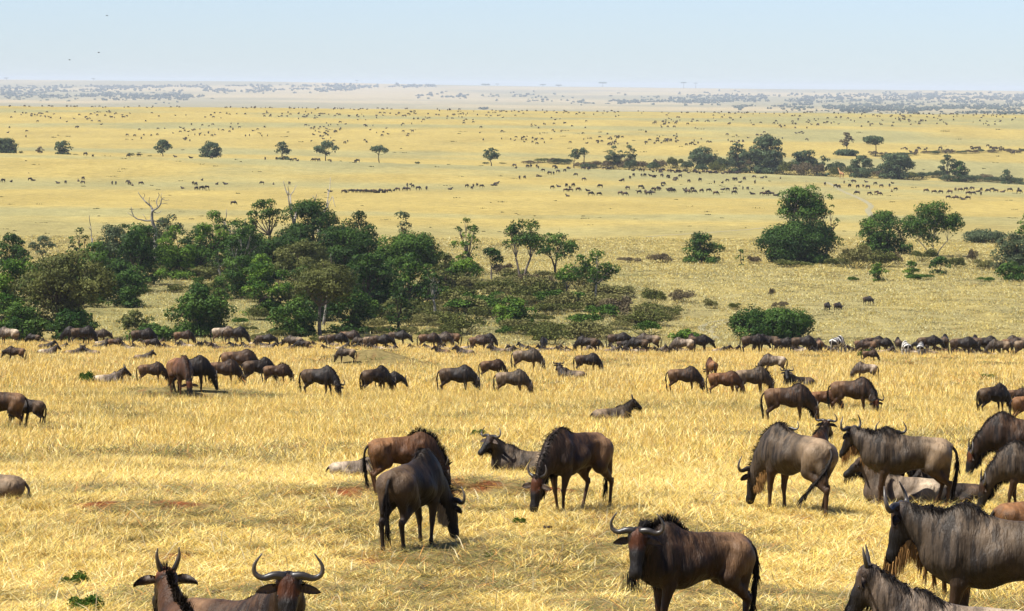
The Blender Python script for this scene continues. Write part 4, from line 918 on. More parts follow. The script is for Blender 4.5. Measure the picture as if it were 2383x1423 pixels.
# distant bush belt behind the middle ridge
for i in range(56):
    X = 1230+(2400-1230)*(i+random.random())/56; e = np.interp(X, [1230, 1500, 1800, 2100, 2400], [6, 16, 24, 13, 9]); shrub(X, 0, random.uniform(44, 72), e*random.uniform(1.3, 1.9), random.choice(['gr', 'ol', 'bn', 'gr']), 'grey-green bush in the long belt behind the middle ridge', 'bushes of the distant belt', dist=random.uniform(1550, 1680))
for i in range(18):
    X = 2030+370*i/18+random.uniform(-5, 5); shrub(X, np.interp(X, [2030, 2400], [362, 352])+random.uniform(-3, 3), random.uniform(26, 44), random.uniform(6, 11), random.choice(['gr', 'bn']), 'brownish bush in the upper right belt on the far plain', 'bushes of the upper right belt')
for i in range(16):
    X = random.uniform(40, 1230); shrub(X, np.interp(X, [0, 600, 1200], [352, 368, 385]), random.uniform(10, 22), random.uniform(4, 8), random.choice(['gr', 'ol']), 'low bush along the ridge line between the distant trees', 'low bushes on the ridge line', dist=random.uniform(1560, 1640))
# forbs and leafy plants on the near slope
for X, Y, w, h, lb in [(197, 898, 48, 30, 'leafy green bush beside the lying wildebeest at the left'), (170, 1362, 78, 34, 'dark green weed patch in the grass at the lower left'), (188, 1425, 110, 42, 'straggly dark green weed at the bottom left edge'), (1213, 1226, 44, 26, 'small bright green weed before the grazing muzzle'),
                       (1010, 1008, 110, 12, 'thin twiggy green plant patch behind the front herd'), (1110, 1018, 50, 20, 'little green plant above the lying horned wildebeest'), (1135, 1300, 44, 18, 'low green sprig in the trampled turf'), (2015, 838, 46, 22, 'yellow-green bush in front of the back herd'),
                       (1900, 862, 30, 12, 'tiny green plant left of the pale grazing wildebeest'), (2100, 965, 40, 14, 'small green plant between the right-hand groups'), (2300, 885, 50, 14, 'green weeds above the dark pair at the right'), (2000, 990, 60, 16, 'green weed behind the horns of the standing bull'), (1460, 858, 40, 10, 'small brown-green mound plant in the middle grass')]:
    shrub(X, Y, w, h*1.3, 'md' if 'brown' not in lb else 'bn', lb, 'green plants in the near grass', cat='plant', name='leafy_plant')
# far-off bushland reading as one mass
def lumps(name, bands, label, seed, base):
    rng = np.random.default_rng(seed); ac = Acc(); th = np.linspace(0, 2*pi, 7)[:-1]
    ring = lambda r, z: np.stack([np.cos(th)*r, np.sin(th)*r, np.full(6, z)], 1)
    Vb = np.vstack([ring(.8, -.2), ring(1, .35), ring(.7, .8), [[0, 0, 1]]]); Fb = []
    for a in (0, 6):
        for k in range(6): Fb.append((a+k, a+(k+1) % 6, a+6+(k+1) % 6, a+6+k))
    for k in range(6): Fb.append((12+k, 12+(k+1) % 6, 18, 18))
    Fb = np.array(Fb)
    for (x0, x1, ya, yb, th_, n) in bands:
        for _ in range(n):
            t = rng.random(); X = x0+(x1-x0)*t; Y = ya+(yb-ya)*t+rng.normal()*th_*.4
            if fbm(np.array(X*.02), np.array(Y*.25), seed, 3) < .42: continue
            p = fast_ground(X, Y); s = ppm(p); w = rng.uniform(2.2, 6)/s*.8; h = rng.uniform(1.8, 4.6)/s; ac.add(Vb*np.array([w, w, h])*(1+rng.normal(size=(19, 3))*.18)+p, Fb, np.array(base)*rng.uniform(.6, 1.4))
    tag(link(name, ac.mesh(name, M_LEAF, False)), label, 'bushland', kind='stuff')
lumps('bushland', [(0, 440, 220, 224, 15, 900), (0, 330, 206, 207, 7, 160), (120, 1010, 204, 201, 4, 560), (470, 860, 211, 208, 8, 420), (300, 520, 222, 226, 4, 150), (960, 1160, 224, 228, 6, 60), (1108, 1130, 253, 254, 2, 14), (990, 1160, 222, 230, 8, 90), (1180, 1330, 222, 236, 14, 50), (1400, 1560, 225, 232, 8, 40)], 'hazy blue-green bushland on the distant hills at the left', 1, (.045, .060, .040))
lumps('bushland', [(1340, 1700, 239, 236, 6, 420), (1560, 2390, 230, 232, 16, 1300), (1700, 2390, 248, 253, 11, 1300), (1950, 2390, 258, 263, 5, 500), (2050, 2390, 222, 226, 6, 200)], 'hazy blue-green bushland on the distant hills at the right', 2, (.045, .060, .040))
# small dark tussocks over the plain
rng = np.random.default_rng(5); ac = Acc(); Ps, Ds, Ls, Ws = [], [], [], []
for _ in range(330):
    X = rng.uniform(0, 2383); Y = rng.uniform(300, 600) if rng.random() < .75 else rng.uniform(640, 800)
    if X < 1450 and Y > 600: continue
    p = fast_ground(X, Y); s = ppm(p); w = rng.uniform(3, 22)/s; n = 16
    for _k in range(n): Ps.append(p+np.array([rng.normal()*w*.3, rng.normal()*w*.3, 0])); Ds.append(rng.normal(size=3)*.7+np.array([0, 0, .6])); Ls.append(rng.uniform(1.0, 3.2)/s); Ws.append(rng.uniform(2, 4)/s)
V, F, c = strands(np.array(Ps), np.array(Ds), np.array(Ls), np.array(Ws), np.array([.075, .075, .03])*(.6+.8*rng.random((len(Ps), 1))), .3, rng); q, t = split_tri(F)
tag(link('tussock_growth', mesh_np('tussock', V, [q, t], M_TWIG, False, c)), 'low dark tussock growth dotted over the plain', 'ground cover', kind='stuff')
# ================================================================= the herd
CACHE = {}
SPREAD = 'wildebeest'
def animal(X, Yt, Yf, yaw, kw, label, group='near wildebeest', name='wildebeest', cat='wildebeest', dist=None, sc=None):
    p = at_dist(X, dist) if dist else ground_at(X, Yf); s = ppm(p)
    if sc is None:
        ref = {'graze': 1.36, 'stand': 1.36, 'low': 1.36, 'lie': .70}[kw.get('pose', 'graze')]; sc = (Yf-Yt)/s/ref; sc = min(max(sc, .62), 1.22)
    key = repr(sorted(kw.items()))
    if key not in CACHE:
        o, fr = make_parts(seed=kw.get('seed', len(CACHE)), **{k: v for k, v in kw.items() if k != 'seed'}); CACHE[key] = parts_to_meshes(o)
    r = empty(name, (p[0], p[1], p[2]-.02), radians(yaw), sc)
    if kw.get('pose') != 'lie': r.scale = (sc*.95, sc*.95, sc)
    attach(CACHE[key], r); tag(r, label, cat, group); return r
def K(**k): return k
if HERD:
    hi, md = .017, .026
    G = 'wildebeest of the foreground'
    animal(2328, 1180, 1516, 168, K(pose='stand', pal='grey', beard='tan', res=hi, hy=-12, pitch=-72, step=(.05, -.1, -.05, .1), bs=2.6, hair=1.5), 'big grey striped adult cut by the right edge, tan beard, standing over a lying one', G)
    animal(2226, 1380, 1546, 172, K(pose='lie', pal='pale', beard='dark', res=hi, hy=-6, pitch=-62, horn='spike', seed=5), 'pale wildebeest with one straight horn showing, lying at the bottom right under the big adult', G)
    animal(1610, 1214, 1484, 206, K(pose='stand', pal='brown', res=hi, hy=52, pitch=-66, calf=False, horn='adult', mane='erect', beard='dark', step=(.04, -.06, -.02, -.18), hair=1.4, bs=1.3, seed=3), 'brown wildebeest with a bristling mane and rusty forehead looking at the viewer, bottom centre right', G)
    animal(1850, 992, 1196, 129, K(pose='graze', pal='grey', beard='tan', res=hi, step=(.04, -.05, -.22, .12), tail=.9, tailup=.2, bs=1.5), 'grey wildebeest grazing with its tail swung aside, pale rump turned to the viewer', G)
    animal(1336, 990, 1192, 231, K(pose='graze', pal='brown', horn='young', res=hi, step=(.02, -.14, -.18, .22), seed=4, calf=True, mane='flop'), 'dark brown young wildebeest grazing with a rusty forehead, hind legs in stride, centre right', G)
    animal(960, 1055, 1278, 66, K(pose='graze', pal='dark', beard='pale', res=hi, hy=-30, step=(.1, -.05, -.12, .06), seed=6, bs=1.4), 'black-brown wildebeest grazing with its pale rump to the viewer, left of centre', G)
    animal(938, 1003, 1150, 14, K(pose='graze', pal='red', res=hi, hair=1.3, mane='erect', horn='young', calf=True, seed=7), 'reddish wildebeest with a bristling mane just behind the black-brown one', G)
    animal(826, 1063, 1116, 12, K(pose='lie', pal='pale', res=.022, hy=60, pitch=-75, calf=True, horn='spike', seed=8), 'whitish calf lying curled behind the reddish one', G, sc=.62)
    animal(1222, 1046, 1106, 174, K(pose='lie', pal='grey', res=.02, hy=50, seed=9), 'horned wildebeest lying in the grass left of the grazing young one', G, sc=.84)
    animal(1424, 945, 985, 18, K(pose='lie', pal='grey', res=.024, hy=-10, horn='spike', calf=True, seed=10), 'lone wildebeest with upright horns lying in straw grass in the middle', G, sc=.78)
    animal(2108, 998, 1184, 180, K(pose='stand', pal='grey', beard='tan', res=hi, hy=-38, step=(.06, -.04, -.08, .04), seed=11, bs=1.5, hair=1.3), 'grey-brown bull standing with wide horns raised, facing left, right of centre', G)
    animal(2092, 1000, 1172, 98, K(pose='stand', pal='dark', res=.022, hy=-10, seed=12), 'wildebeest hidden behind the standing bull, only its horns above his back', G, sc=.80)
    animal(1892, 985, 1066, 62, K(pose='lie', pal='red', res=.022, hy=0, seed=13, horn='adult'), 'tan-backed wildebeest lying with its horns just above the grazing grey one', G, sc=.86)
    animal(1846, 985, 1070, -100, K(pose='lie', pal='dark', res=.022, hy=-20, seed=14), 'dark horned head of a lying wildebeest beside the tan-backed one', G, sc=.84)
    animal(2372, 962, 1122, 180, K(pose='graze', pal='brown', res=.02, seed=15, beard='dark'), 'brown wildebeest grazing at the right edge, upper of the two with sloping necks', G)
    animal(2405, 1030, 1196, 180, K(pose='graze', pal='grey', res=.02, seed=16, beard='dark', step=(.1, -.1, 0, 0)), 'grey wildebeest grazing at the right edge, lower of the two with sloping necks', G)
    animal(2105, 1125, 1178, 170, K(pose='lie', pal='pale', calf=True, res=.024, horn='spike', seed=17), 'pale calf lying behind the legs of the standing bull', G, sc=.8)
    animal(2218, 1110, 1176, 190, K(pose='lie', pal='dark', res=.024, seed=18), 'dark wildebeest lying low behind the bull and the big grey adult', G, sc=.62)
    animal(2410, 1160, 1240, 15, K(pose='lie', pal='red', res=.024, seed=19), 'tan back of a wildebeest lying above the shoulder of the big grey adult', G, sc=.8)
    animal(-2, 903, 1008, 185, K(pose='low', pal='brown', res=.022, seed=20), 'brown wildebeest cut by the left edge', G)
    animal(68, 926, 992, 160, K(pose='graze', pal='dark', res=.022, seed=21), 'dark wildebeest grazing beside the one cut by the left edge', G)
    animal(-34, 1116, 1168, 175, K(pose='lie', pal='grey', res=.024, seed=22), 'rump of a lying wildebeest at the left edge', G, sc=.75)
    animal(428, 1330, 1512, -52, K(pose='lie', pal='red', calf=True, horn='spike', res=hi, hy=170, seed=23, mane='erect'), 'rusty calf with two straight spike horns lying at the bottom left', G, sc=.98) if False else animal(456, 1350, 1592, 116, K(pose='lie', pal='red', calf=True, horn='spike', res=hi, hy=-8, seed=23, mane='erect', hair=1.4), 'rusty calf with two straight spike horns lying at the bottom left', G, sc=.78)
    animal(556, 1340, 1538, -38, K(pose='lie', pal='brown', horn='adult', res=hi, hy=-50, pitch=-62, seed=24), 'horned wildebeest with a long black face looking at the viewer, lying at the bottom left', G, sc=.78)
    G = 'wildebeest grazing in the middle group'
    sp = dict(calf=True, horn='spike')
    B = [(352, 843, 897, 8, K(pose='graze', pal='brown', res=md), 'brown young one grazing at the left end of the left-hand bunch'),
     (443, 829, 912, 12, K(pose='graze', pal='dark', res=md), 'dark tall one grazing behind the rusty front-facing animal'),
     (518, 837, 903, 5, K(pose='graze', pal='brown', res=md, seed=31), 'brown one grazing third from the right in the left-hand bunch'),
     (555, 812, 884, 4, K(pose='graze', pal='brown', res=md, seed=32, calf=True, horn='young'), 'brown humped one standing behind and above the left-hand bunch'),
     (600, 833, 898, 22, K(pose='graze', pal='dark', res=md, seed=33), 'dark one with a pale rump second from the right in the left-hand bunch'),
     (643, 846, 900, 8, K(pose='graze', pal='brown', mane='erect', calf=True, horn='young', res=md, seed=34, hair=2), 'brown young one with a spiky mane at the right end of the left-hand bunch'),
     (742, 852, 928, -16, K(pose='graze', pal='dark', hy=-25, res=md, seed=35, step=(.1, -.1, 0, .1)), 'dark one grazing with curled horns toward the viewer, first right of the left-hand bunch'),
     (873, 853, 920, 36, K(pose='graze', pal='dark', res=md, seed=36), 'dark humped one of the overlapping pair left of centre'),
     (905, 865, 915, 4, K(pose='low', pal='dark', res=md, seed=37), 'dark one with horns low, right half of the overlapping pair'),
     (806, 808, 846, 170, K(pose='graze', pal='grey', res=md, seed=38), 'grey one grazing leftward behind the grassy mound'),
     (1062, 850, 922, -6, K(pose='graze', pal='dark', res=md, graze_h=.12, seed=39), 'dark one with its head held off the ground, left of the central trio'),
     (1145, 835, 886, 16, K(pose='graze', pal='brown', calf=True, horn='young', res=md, seed=40), 'brown one half hidden in the central trio'),
     (1190, 860, 926, -4, K(pose='graze', pal='grey', res=md, seed=41, beard='pale'), 'grey sheened one grazing in front of the central trio'),
     (1225, 811, 868, -5, K(pose='graze', pal='grey', res=md, seed=42), 'grey one grazing on thin legs above the central trio'),
     (1366, 822, 872, 4, K(pose='graze', pal='dark', res=md, seed=43), 'dark humped one grazing alone right of the central trio'),
     (1590, 853, 918, 0, K(pose='graze', pal='brown', res=md, seed=44), 'brown one at the left end of the right-hand bunch'),
     (1655, 834, 886, 100, K(pose='graze', pal='red', res=md, seed=45), 'tan one seen from behind, back of the right-hand bunch'),
     (1684, 862, 927, 0, K(pose='graze', pal='red', calf=True, horn='young', res=md, seed=46), 'reddish one grazing in front in the right-hand bunch'),
     (1748, 854, 925, 8, K(pose='graze', pal='grey', res=md, mane='erect', seed=47), 'grey one with a fringed mane at the right of the right-hand bunch'),
     (1800, 824, 874, 182, K(pose='graze', pal='pale', res=md, seed=48), 'pale-backed one grazing leftward behind the right-hand bunch'),
     (1832, 894, 990, 0, K(pose='graze', pal='brown', res=.021, seed=49), 'large brown one grazing with a hanging black tail, left of the right-hand trio'),
     (1918, 905, 966, 6, K(pose='graze', pal='red', calf=True, horn='young', res=md, seed=50), 'reddish one between two bigger ones in the right-hand trio'),
     (1982, 879, 968, -8, K(pose='graze', pal='brown', hy=-55, res=.021, seed=51, beard='pale'), 'brown one with curled horns turned to the viewer, right of the right-hand trio'),
     (2014, 843, 890, 180, K(pose='graze', pal='pale', res=md, seed=52), 'pale-backed one grazing leftward above the right-hand trio'),
     (2310, 894, 968, 30, K(pose='graze', pal='dark', res=md, seed=53), 'black humped one near the right edge'),
     (2366, 903, 952, 4, K(pose='low', pal='brown', mane='erect', res=md, seed=54), 'brown one behind the black humped one near the right edge'),
     (2395, 915, 990, 10, K(pose='graze', pal='red', res=md, seed=55), 'rusty rump cut by the right edge beside the black humped one'),
     (2024, 814, 845, 0, K(pose='graze', pal='brown', calf=True, horn='young', res=md, seed=56), 'small brown one grazing in front of the back herd at the right'),
     (36, 806, 845, 180, K(pose='low', pal='brown', res=md, seed=57), 'brown one standing left near the left edge in front of the back herd')]
    for X, Yt, Yf, yaw, kw, lb in B: animal(X, Yt, Yf, yaw, kw, 'wildebeest, '+lb, G)
    animal(420, 832, 928, -68, K(pose='graze', pal='red', res=.021, calf=True, horn='spike', beard=None, hair=.6, seed=60), 'rusty slender antelope grazing toward the viewer with a pale line down its back', 'antelope among the wildebeest', name='antelope', cat='antelope', sc=1.24)
    G = 'wildebeest lying in the middle grass'
    for X, Y, yaw, hy, pal, s_, lb in [(252, 897, 12, -10, 'pale', .9, 'beside the leafy green bush at the left'), (172, 830, 20, -60, 'grey', .9, 'head and horns up, second from the left edge'), (212, 830, 160, 70, 'grey', .9, 'head low, third from the left edge'), (333, 840, 8, -20, 'grey', .8, 'small, above the left-hand bunch'),
                               (1330, 886, 170, -60, 'grey', .95, 'curled horns up, before the dark humped loner'), (1858, 905, 200, 70, 'dark', 1.0, 'only wide horns and face above the grass'), (1030, 826, 170, 10, 'brown', .8, 'low, below the back herd left of centre'), (1082, 828, 175, 10, 'grey', .9, 'grey back, below the back herd at the centre'),
                               (110, 828, 10, 0, 'pale', .9, 'low pale back near the left edge'), (1160, 823, 168, 10, 'grey', .8, 'just right of the centre below the back herd')]:
        animal(X, 0, Y, yaw, K(pose='lie', pal=pal, hy=hy, res=.028, seed=int(X) % 5+70), 'wildebeest lying, '+lb, G, sc=s_)
    # ---- back herd: one mesh each (a dozen pixels tall)
    BV = {}
    def variant(pose, pal, res, seed, **k):
        key = (pose, pal, res, seed)
        if key not in BV:
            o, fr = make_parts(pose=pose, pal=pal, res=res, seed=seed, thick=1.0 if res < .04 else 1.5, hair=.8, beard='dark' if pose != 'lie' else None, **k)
            if res > .04: o = {q: v for q, v in o.items() if q in ('body', 'horn1', 'horn-1', 'tail')}
            BV[key] = merge_mesh(o, 'wildebeest_%s' % pose)
        return BV[key]
    def small(X, Y, yaw, pose, pal, label, group, sc=1.0, res=.036, dist=None, seed=0):
        p = at_dist(X, dist) if dist else (ground_at(X, Y) if Y > 600 else fast_ground(X, Y)); o = link('wildebeest', variant(pose, pal, res, seed)); o.location = (p[0], p[1], p[2]-.03); o.rotation_euler = (0, 0, radians(yaw)); o.scale = (sc,)*3
        tag(o, label, 'wildebeest', group); return o
    SEG = [(0, 110, 'at the left edge of the back herd'), (110, 300, 'under the low green trees'), (300, 460, 'before the long green bush'), (460, 640, 'left of the slanting trunk'), (640, 950, 'below the big grove'), (950, 1300, 'below the olive scrub'),
           (1300, 1560, 'at the right end of the scrub'), (1560, 1720, 'by the small leafy bush'), (1720, 1930, 'below the big dense green bush'), (1930, 2100, 'between the zebras'), (2100, 2270, 'just right of the zebras'), (2270, 2400, 'at the back herd\'s right end')]
    stand = [(18, 810, 170, 'pale'), (76, 808, 175, 'dark'), (172, 809, 185, 'dark'), (190, 808, 20, 'dark'), (228, 811, 0, 'grey'), (266, 815, -5, 'brown'), (330, 811, 4, 'dark'), (352, 809, 0, 'dark'), (425, 807, 6, 'brown'), (518, 808, 10, 'pale'), (546, 810, -4, 'dark'),
             (598, 809, 80, 'brown'), (616, 809, 10, 'dark'), (684, 811, 170, 'grey'), (704, 809, 185, 'dark'), (757, 810, 5, 'grey'), (783, 811, 4, 'dark'), (812, 810, 0, 'brown'), (838, 811, 175, 'grey'), (866, 812, 4, 'grey'), (884, 811, 0, 'dark'), (926, 813, 4, 'dark'), (998, 816, 0, 'brown'), (1028, 817, 0, 'grey'), (1048, 816, 180, 'brown'),
             (1115, 816, 2, 'brown'), (1130, 818, 0, 'dark'), (1266, 818, -85, 'dark'), (1368, 813, 170, 'dark'), (1386, 813, 0, 'dark'), (1440, 815, 0, 'dark'), (1452, 815, 4, 'dark'), (1488, 814, 180, 'dark'), (1512, 815, 180, 'grey'), (1592, 816, 170, 'pale'), (1628, 816, 10, 'dark'), (1612, 818, 80, 'brown'),
             (1752, 824, 0, 'dark'), (1786, 822, 178, 'dark'), (1822, 823, 0, 'dark'), (1836, 821, 180, 'brown'), (1868, 826, 2, 'dark'), (1894, 821, 90, 'dark'), (1906, 826, 100, 'brown'), (2008, 824, 0, 'brown'), (2034, 822, 4, 'dark'), (2052, 824, 0, 'dark'), (2018, 826, 180, 'brown'),
             (2090, 822, 90, 'dark'), (2146, 822, 175, 'dark'), (2160, 824, 0, 'dark'), (2202, 806, 80, 'dark'), (2246, 808, 0, 'brown'), (2272, 806, 85, 'dark'), (2238, 832, 0, 'dark'), (2262, 824, 4, 'grey'), (2292, 828, 2, 'dark'), (2330, 812, 180, 'grey'), (2358, 800, 4, 'brown'), (2372, 806, 180, 'grey'), (2364, 822, 0, 'brown'), (2390, 818, 0, 'grey')]
    cnt = {}; ORD = ['first', 'second', 'third', 'fourth', 'fifth', 'sixth', 'seventh', 'eighth', 'ninth', 'tenth', 'eleventh', 'twelfth', 'thirteenth', 'fourteenth', 'fifteenth', 'sixteenth']
    for X, Y, yaw, pal in sorted(stand):
        sg = next(t for a, b, t in SEG if a <= X < b); cnt[sg] = cnt.get(sg, 0)+1
        tone = {'dark': 'blackish', 'brown': 'brown', 'grey': 'grey-brown', 'pale': 'pale'}[pal]
        d = 317+random.uniform(-22, 5) if Y < 819 else None
        small(X, Y, yaw+random.uniform(-14, 14), random.choice(['graze', 'graze', 'low']), pal, '%s standing wildebeest, %s from the left %s' % (tone, ORD[cnt[sg]-1], sg), 'back herd along the crest', random.choice([.78, 1.0, 1.08, 1.15, 1.25, 1.3]), .036, d, random.randint(0, 1))
    lie = []
    for a, b, n in [(85, 150, 3), (215, 250, 2), (300, 380, 5), (385, 560, 9), (560, 640, 4), (640, 930, 14), (960, 1090, 6), (1120, 1300, 9), (1310, 1560, 13), (1560, 1600, 3), (1660, 1720, 3), (1850, 2060, 12), (2060, 2330, 12)]:
        for i in range(n): lie.append(a+(b-a)*(i+random.random())/n)
    cnt = {}
    for X in sorted(lie):
        sg = next(t for a, b, t in SEG if a <= X < b); cnt[sg] = cnt.get(sg, 0)+1
        pal = random.choice(['grey', 'pale', 'dark', 'pale', 'brown']); tone = {'dark': 'blackish', 'brown': 'brown', 'grey': 'grey-brown', 'pale': 'pale'}[pal]
        nth = ORD[cnt[sg]-1] if cnt[sg] <= 16 else 'far right'
        small(X, 0, random.choice([0, 180, 160, 20, 200])+random.uniform(-15, 15), 'lie', pal, '%s wildebeest lying low, %s from the left %s' % (tone, nth, sg), 'wildebeest lying along the crest', random.uniform(.62, .85), .036, 309+random.uniform(-12, 7), random.randint(0, 1))
    # ---- herds of the middle plain, positions read off the photograph
    Zl = [(14,752),(70,752),(200,742),(225,742),(395,760),(447,762),(535,745),(568,735),(567,765),(770,768),(795,770),(880,758),(890,770),(910,776),(968,772),(1258,797),(1330,768),(1350,776),(1393,740),(1353,806),(1390,806),(1427,800),(1495,768),(1557,768),(1808,767),(1888,768),(1998,768),(2282,818),(2375,828)]
    Zc = [(x, 828-abs(x-150)*.03) for x in (10,40,70,95,120,140,160,175,190,205,215,230,250,270,285,305)]+[(340,812),(365,812),(418,812),(440,812),(432,785),(455,770),(470,790),(508,806),(566,806),(728,803),(845,787),(880,800),(890,785),(916,780),(947,790),(1022,775),(1045,775),(1050,762),(1210,730),(1245,727),(1330,712),(1352,712),(1373,680),(1418,700),(1445,700),(1475,685),(1522,680),(1600,708),(1655,742),(1437,797),(1483,785),(1535,785),(1560,790),(1582,783),(1530,818),(1565,818),(1617,815),(1685,813),(1545,850),(1705,845),(1762,845),(1770,792),(1910,745),(1930,745),(1975,730),(2000,712),(1910,840),(1942,846),(1960,802),(2050,797),(2070,797),(2040,832),(2083,830),(2105,842),(2135,825),(2147,812),(2180,802),(2205,775),(2255,815),(2275,822),(2365,810),(2375,830),(2055,712),(2078,712),(2120,710),(2145,720),(2200,715),(2245,722),(2290,738),(2330,715)]
    Zr = [(50,650),(100,645),(140,655),(180,670),(215,650),(270,682),(340,675),(430,687),(480,687),(512,677),(550,672),(565,672),(590,684),(618,668),(680,655),(685,690),(728,655),(755,650),(845,657),(105,705),(80,730),(50,735),(15,762),(145,735),(160,745),(250,735),(265,748),(293,735),(303,752),(350,745),(395,742),(440,762),(482,730),(515,735),(560,733),(555,757),(610,728),(640,728),(735,722),(672,758),(730,762),(750,765),(765,755),(790,766),(820,766),(1125,702),(1190,715),(1212,720),(1245,690),(1280,712),(1305,687),(1385,680),(1330,718),(1365,712),(1395,720),(1440,698),(1478,713),(1530,712),(1568,733),(1550,690),(1545,740),(1328,760),(1405,763),(1450,755),(1468,765),(1760,745),(1810,752),(1853,752),(1910,752),(1945,737),(1975,740),(2010,733),(2050,730),(2085,742),(2107,735),(2105,762),(2025,760),(2055,762),(2150,745),(2175,738),(2200,745),(2240,743),(2285,740),(2340,735),(2345,750),(1900,785),(1935,778),(1950,790),(1993,790),(2025,790)]
    plain = [(x/2.979, 170+(y+6)/2.979) for x, y in Zl]+[(800+x/2.979, 170+(y+6)/2.979) for x, y in Zc]+[(1500+x/2.699, 170+(y+6)/2.699) for x, y in Zr]
    def cl(X, Y):
        if X < 240: return 'at the left end of the middle plain'
        if X < 345: return 'in the small knot left of the dead tree top'
        if X < 560: return 'in the loose group above the big dead tree'
        if X < 780: return 'spaced out above the grove on the middle plain'
        if X < 925 and Y > 440: return 'in the tight dark line filing across the pale plain'
        if X < 1020: return 'just right of the tight dark line'
        if X < 1190: return 'in the sparse group at the centre of the plain'
        if Y < 415 and X < 1380: return 'high on the plain near the ridge, right of the lollipop tree'
        if X < 1420: return 'in the loose bunch right of centre on the plain'
        if X < 1830 and Y < 425: return 'in the upper scatter below the bush belt'
        if X < 1830: return 'in the lower scatter left of the tallest tree'
        if X < 2100: return 'around the dirt track right of the tallest tree'
        return 'in the group at the far right of the middle plain'
    budget = 297-len([o for o in scene.objects if o.name.split('.')[0] == 'wildebeest']); random.shuffle(plain)
    plain = sorted(plain, key=lambda q: -q[1]); rest = plain[budget:]; plain = plain[:budget]
    for X, Y in plain: small(X, Y, random.choice([0, 180, 0, 180, 90, 30, 150])+random.uniform(-20, 20), 'graze' if random.random() < .8 else 'lie', random.choice(['dark', 'dark', 'brown']), 'tiny dark wildebeest '+cl(X, Y), 'wildebeest '+cl(X, Y), random.uniform(.95, 1.15), .075, None, 3)
    for X, Y, n in [(1925, 727, 0), (1949, 727, 1), (2019, 712, 2)]:
        small(X, Y, -80+n*12, 'low', 'dark', 'dark wildebeest facing the viewer on the right slope, '+['left of the close pair', 'right of the close pair', 'the one standing apart'][n], 'three wildebeest on the right slope', 1.05, .036, None, 0)
    small(541, 478, 0, 'graze', 'dark', 'single wildebeest grazing just above the grove at the left', 'lone animals of the plain', 1.0, .075, None, 3)
    # beyond a few hundred the rest of the herd: one object
    rng = np.random.default_rng(8); Vs, Qs, Cs, n = [], [], [], 0
    fm = []
    for pose in ('graze', 'lie'):
        o, fr = make_parts(pose=pose, pal='dark', res=.11, seed=3, thick=2.2, hair=.1, beard=None); fm.append(o['body'])
    pts = [(X, Y) for X, Y in rest]
    def clus(n_, fx, fy, sx, sy, m_=1):
        for _ in range(n_):
            X, Y = fx(), fy(); k = 1 if rng.random() < .55 else rng.integers(2, 6)
            for _j in range(k): pts.append((X+rng.normal()*sx*(k > 1), Y+rng.normal()*sy*(k > 1)))
    clus(70, lambda: rng.uniform(0, 1450), lambda: rng.uniform(262, 275), 14, 2.5); clus(75, lambda: rng.uniform(0, 2383), lambda: rng.uniform(268, 300), 14, 3)
    clus(50, lambda: rng.uniform(700, 2000), lambda: rng.uniform(296, 334), 14, 3); clus(26, lambda: rng.uniform(200, 900), lambda: rng.uniform(288, 322), 14, 3); clus(55, lambda: rng.uniform(1500, 2383), lambda: rng.uniform(268, 292), 14, 2.5)
    clus(28, lambda: rng.uniform(1150, 1900), lambda: rng.uniform(322, 338), 16, 2); clus(10, lambda: rng.uniform(0, 600), lambda: rng.uniform(300, 320), 14, 3); clus(24, lambda: rng.uniform(2080, 2383), lambda: rng.uniform(346, 356), 12, 2)
    pts += [(rng.uniform(0, 2383), None) for _ in range(190)]
    pts += [(rng.uniform(1500, 1720), 'r') for _ in range(46)]+[(rng.uniform(1180, 1500), 'r') for _ in range(20)]+[(rng.uniform(150, 900), 'r') for _ in range(18)]
    for X, Y in pts:
        if Y is None: p = at_dist(X, rng.uniform(2780, 2930))
        elif Y == 'r': p = at_dist(X, rng.uniform(1470, 1500))
        else: p = fast_ground(X, Y)
        if p[1] > 3000: continue
        V, Q_, C = fm[0 if rng.random() < .75 else 1]; a = rng.uniform(0, 2*pi); s_ = rng.uniform(.9, 1.15)
        v = np.stack([V[:, 0]*cos(a)-V[:, 1]*sin(a), V[:, 0]*sin(a)+V[:, 1]*cos(a), V[:, 2]*1.0], 1)*s_+p; Vs.append(v); Qs.append(Q_+n); Cs.append(C*np.array([1, 1, 1, 0])*rng.uniform(.6, 1.5)); n += len(v)
    tag(link('distant_herd', mesh_np('distant_herd', np.vstack(Vs), [np.vstack(Qs)], M_FUR, True, np.vstack(Cs))), 'hundreds of tiny dark animals speckling the far plain', 'wildebeest herd', kind='stuff')

    # ---- zebras, giraffe, birds
    def zebra(X, Yt, Yf, yaw, pose, hy, label):
        pr, fr = skeleton(pose, hy, (.05, -.05, 0, .08), False, 1.15, zebra=True); res = .022
        lo = np.min([np.minimum(p[0], p[1])-max(p[2], p[3]) for p in pr], 0)-res*2.5; hi_ = np.max([np.maximum(p[0], p[1])+max(p[2], p[3]) for p in pr], 0)+res*2.5; nn = np.ceil((hi_-lo)/res).astype(int)+1
        V, Q = surface_nets(sdf_grid(lo, nn, res, pr), lo, res); _, reg = sdf_eval(V.astype(np.float32), pr)
        x, y, z = V.T; ph = x*19+np.where(x < -.3, (z-1.0)*15, 0)+fbm(x*5, z*5, 4, 2)*2.5; t = (V-fr['poll'])@fr['F']
        ph = np.where((reg == NECK), ((V-fr['bn'])@(fr['poll']-fr['bn']))/np.linalg.norm(fr['poll']-fr['bn'])*34, ph); ph = np.where((reg == HEAD) | (reg == MUZ), t*75, ph); ph = np.where((reg >= LEGF) & (z < .8), z*70, ph)
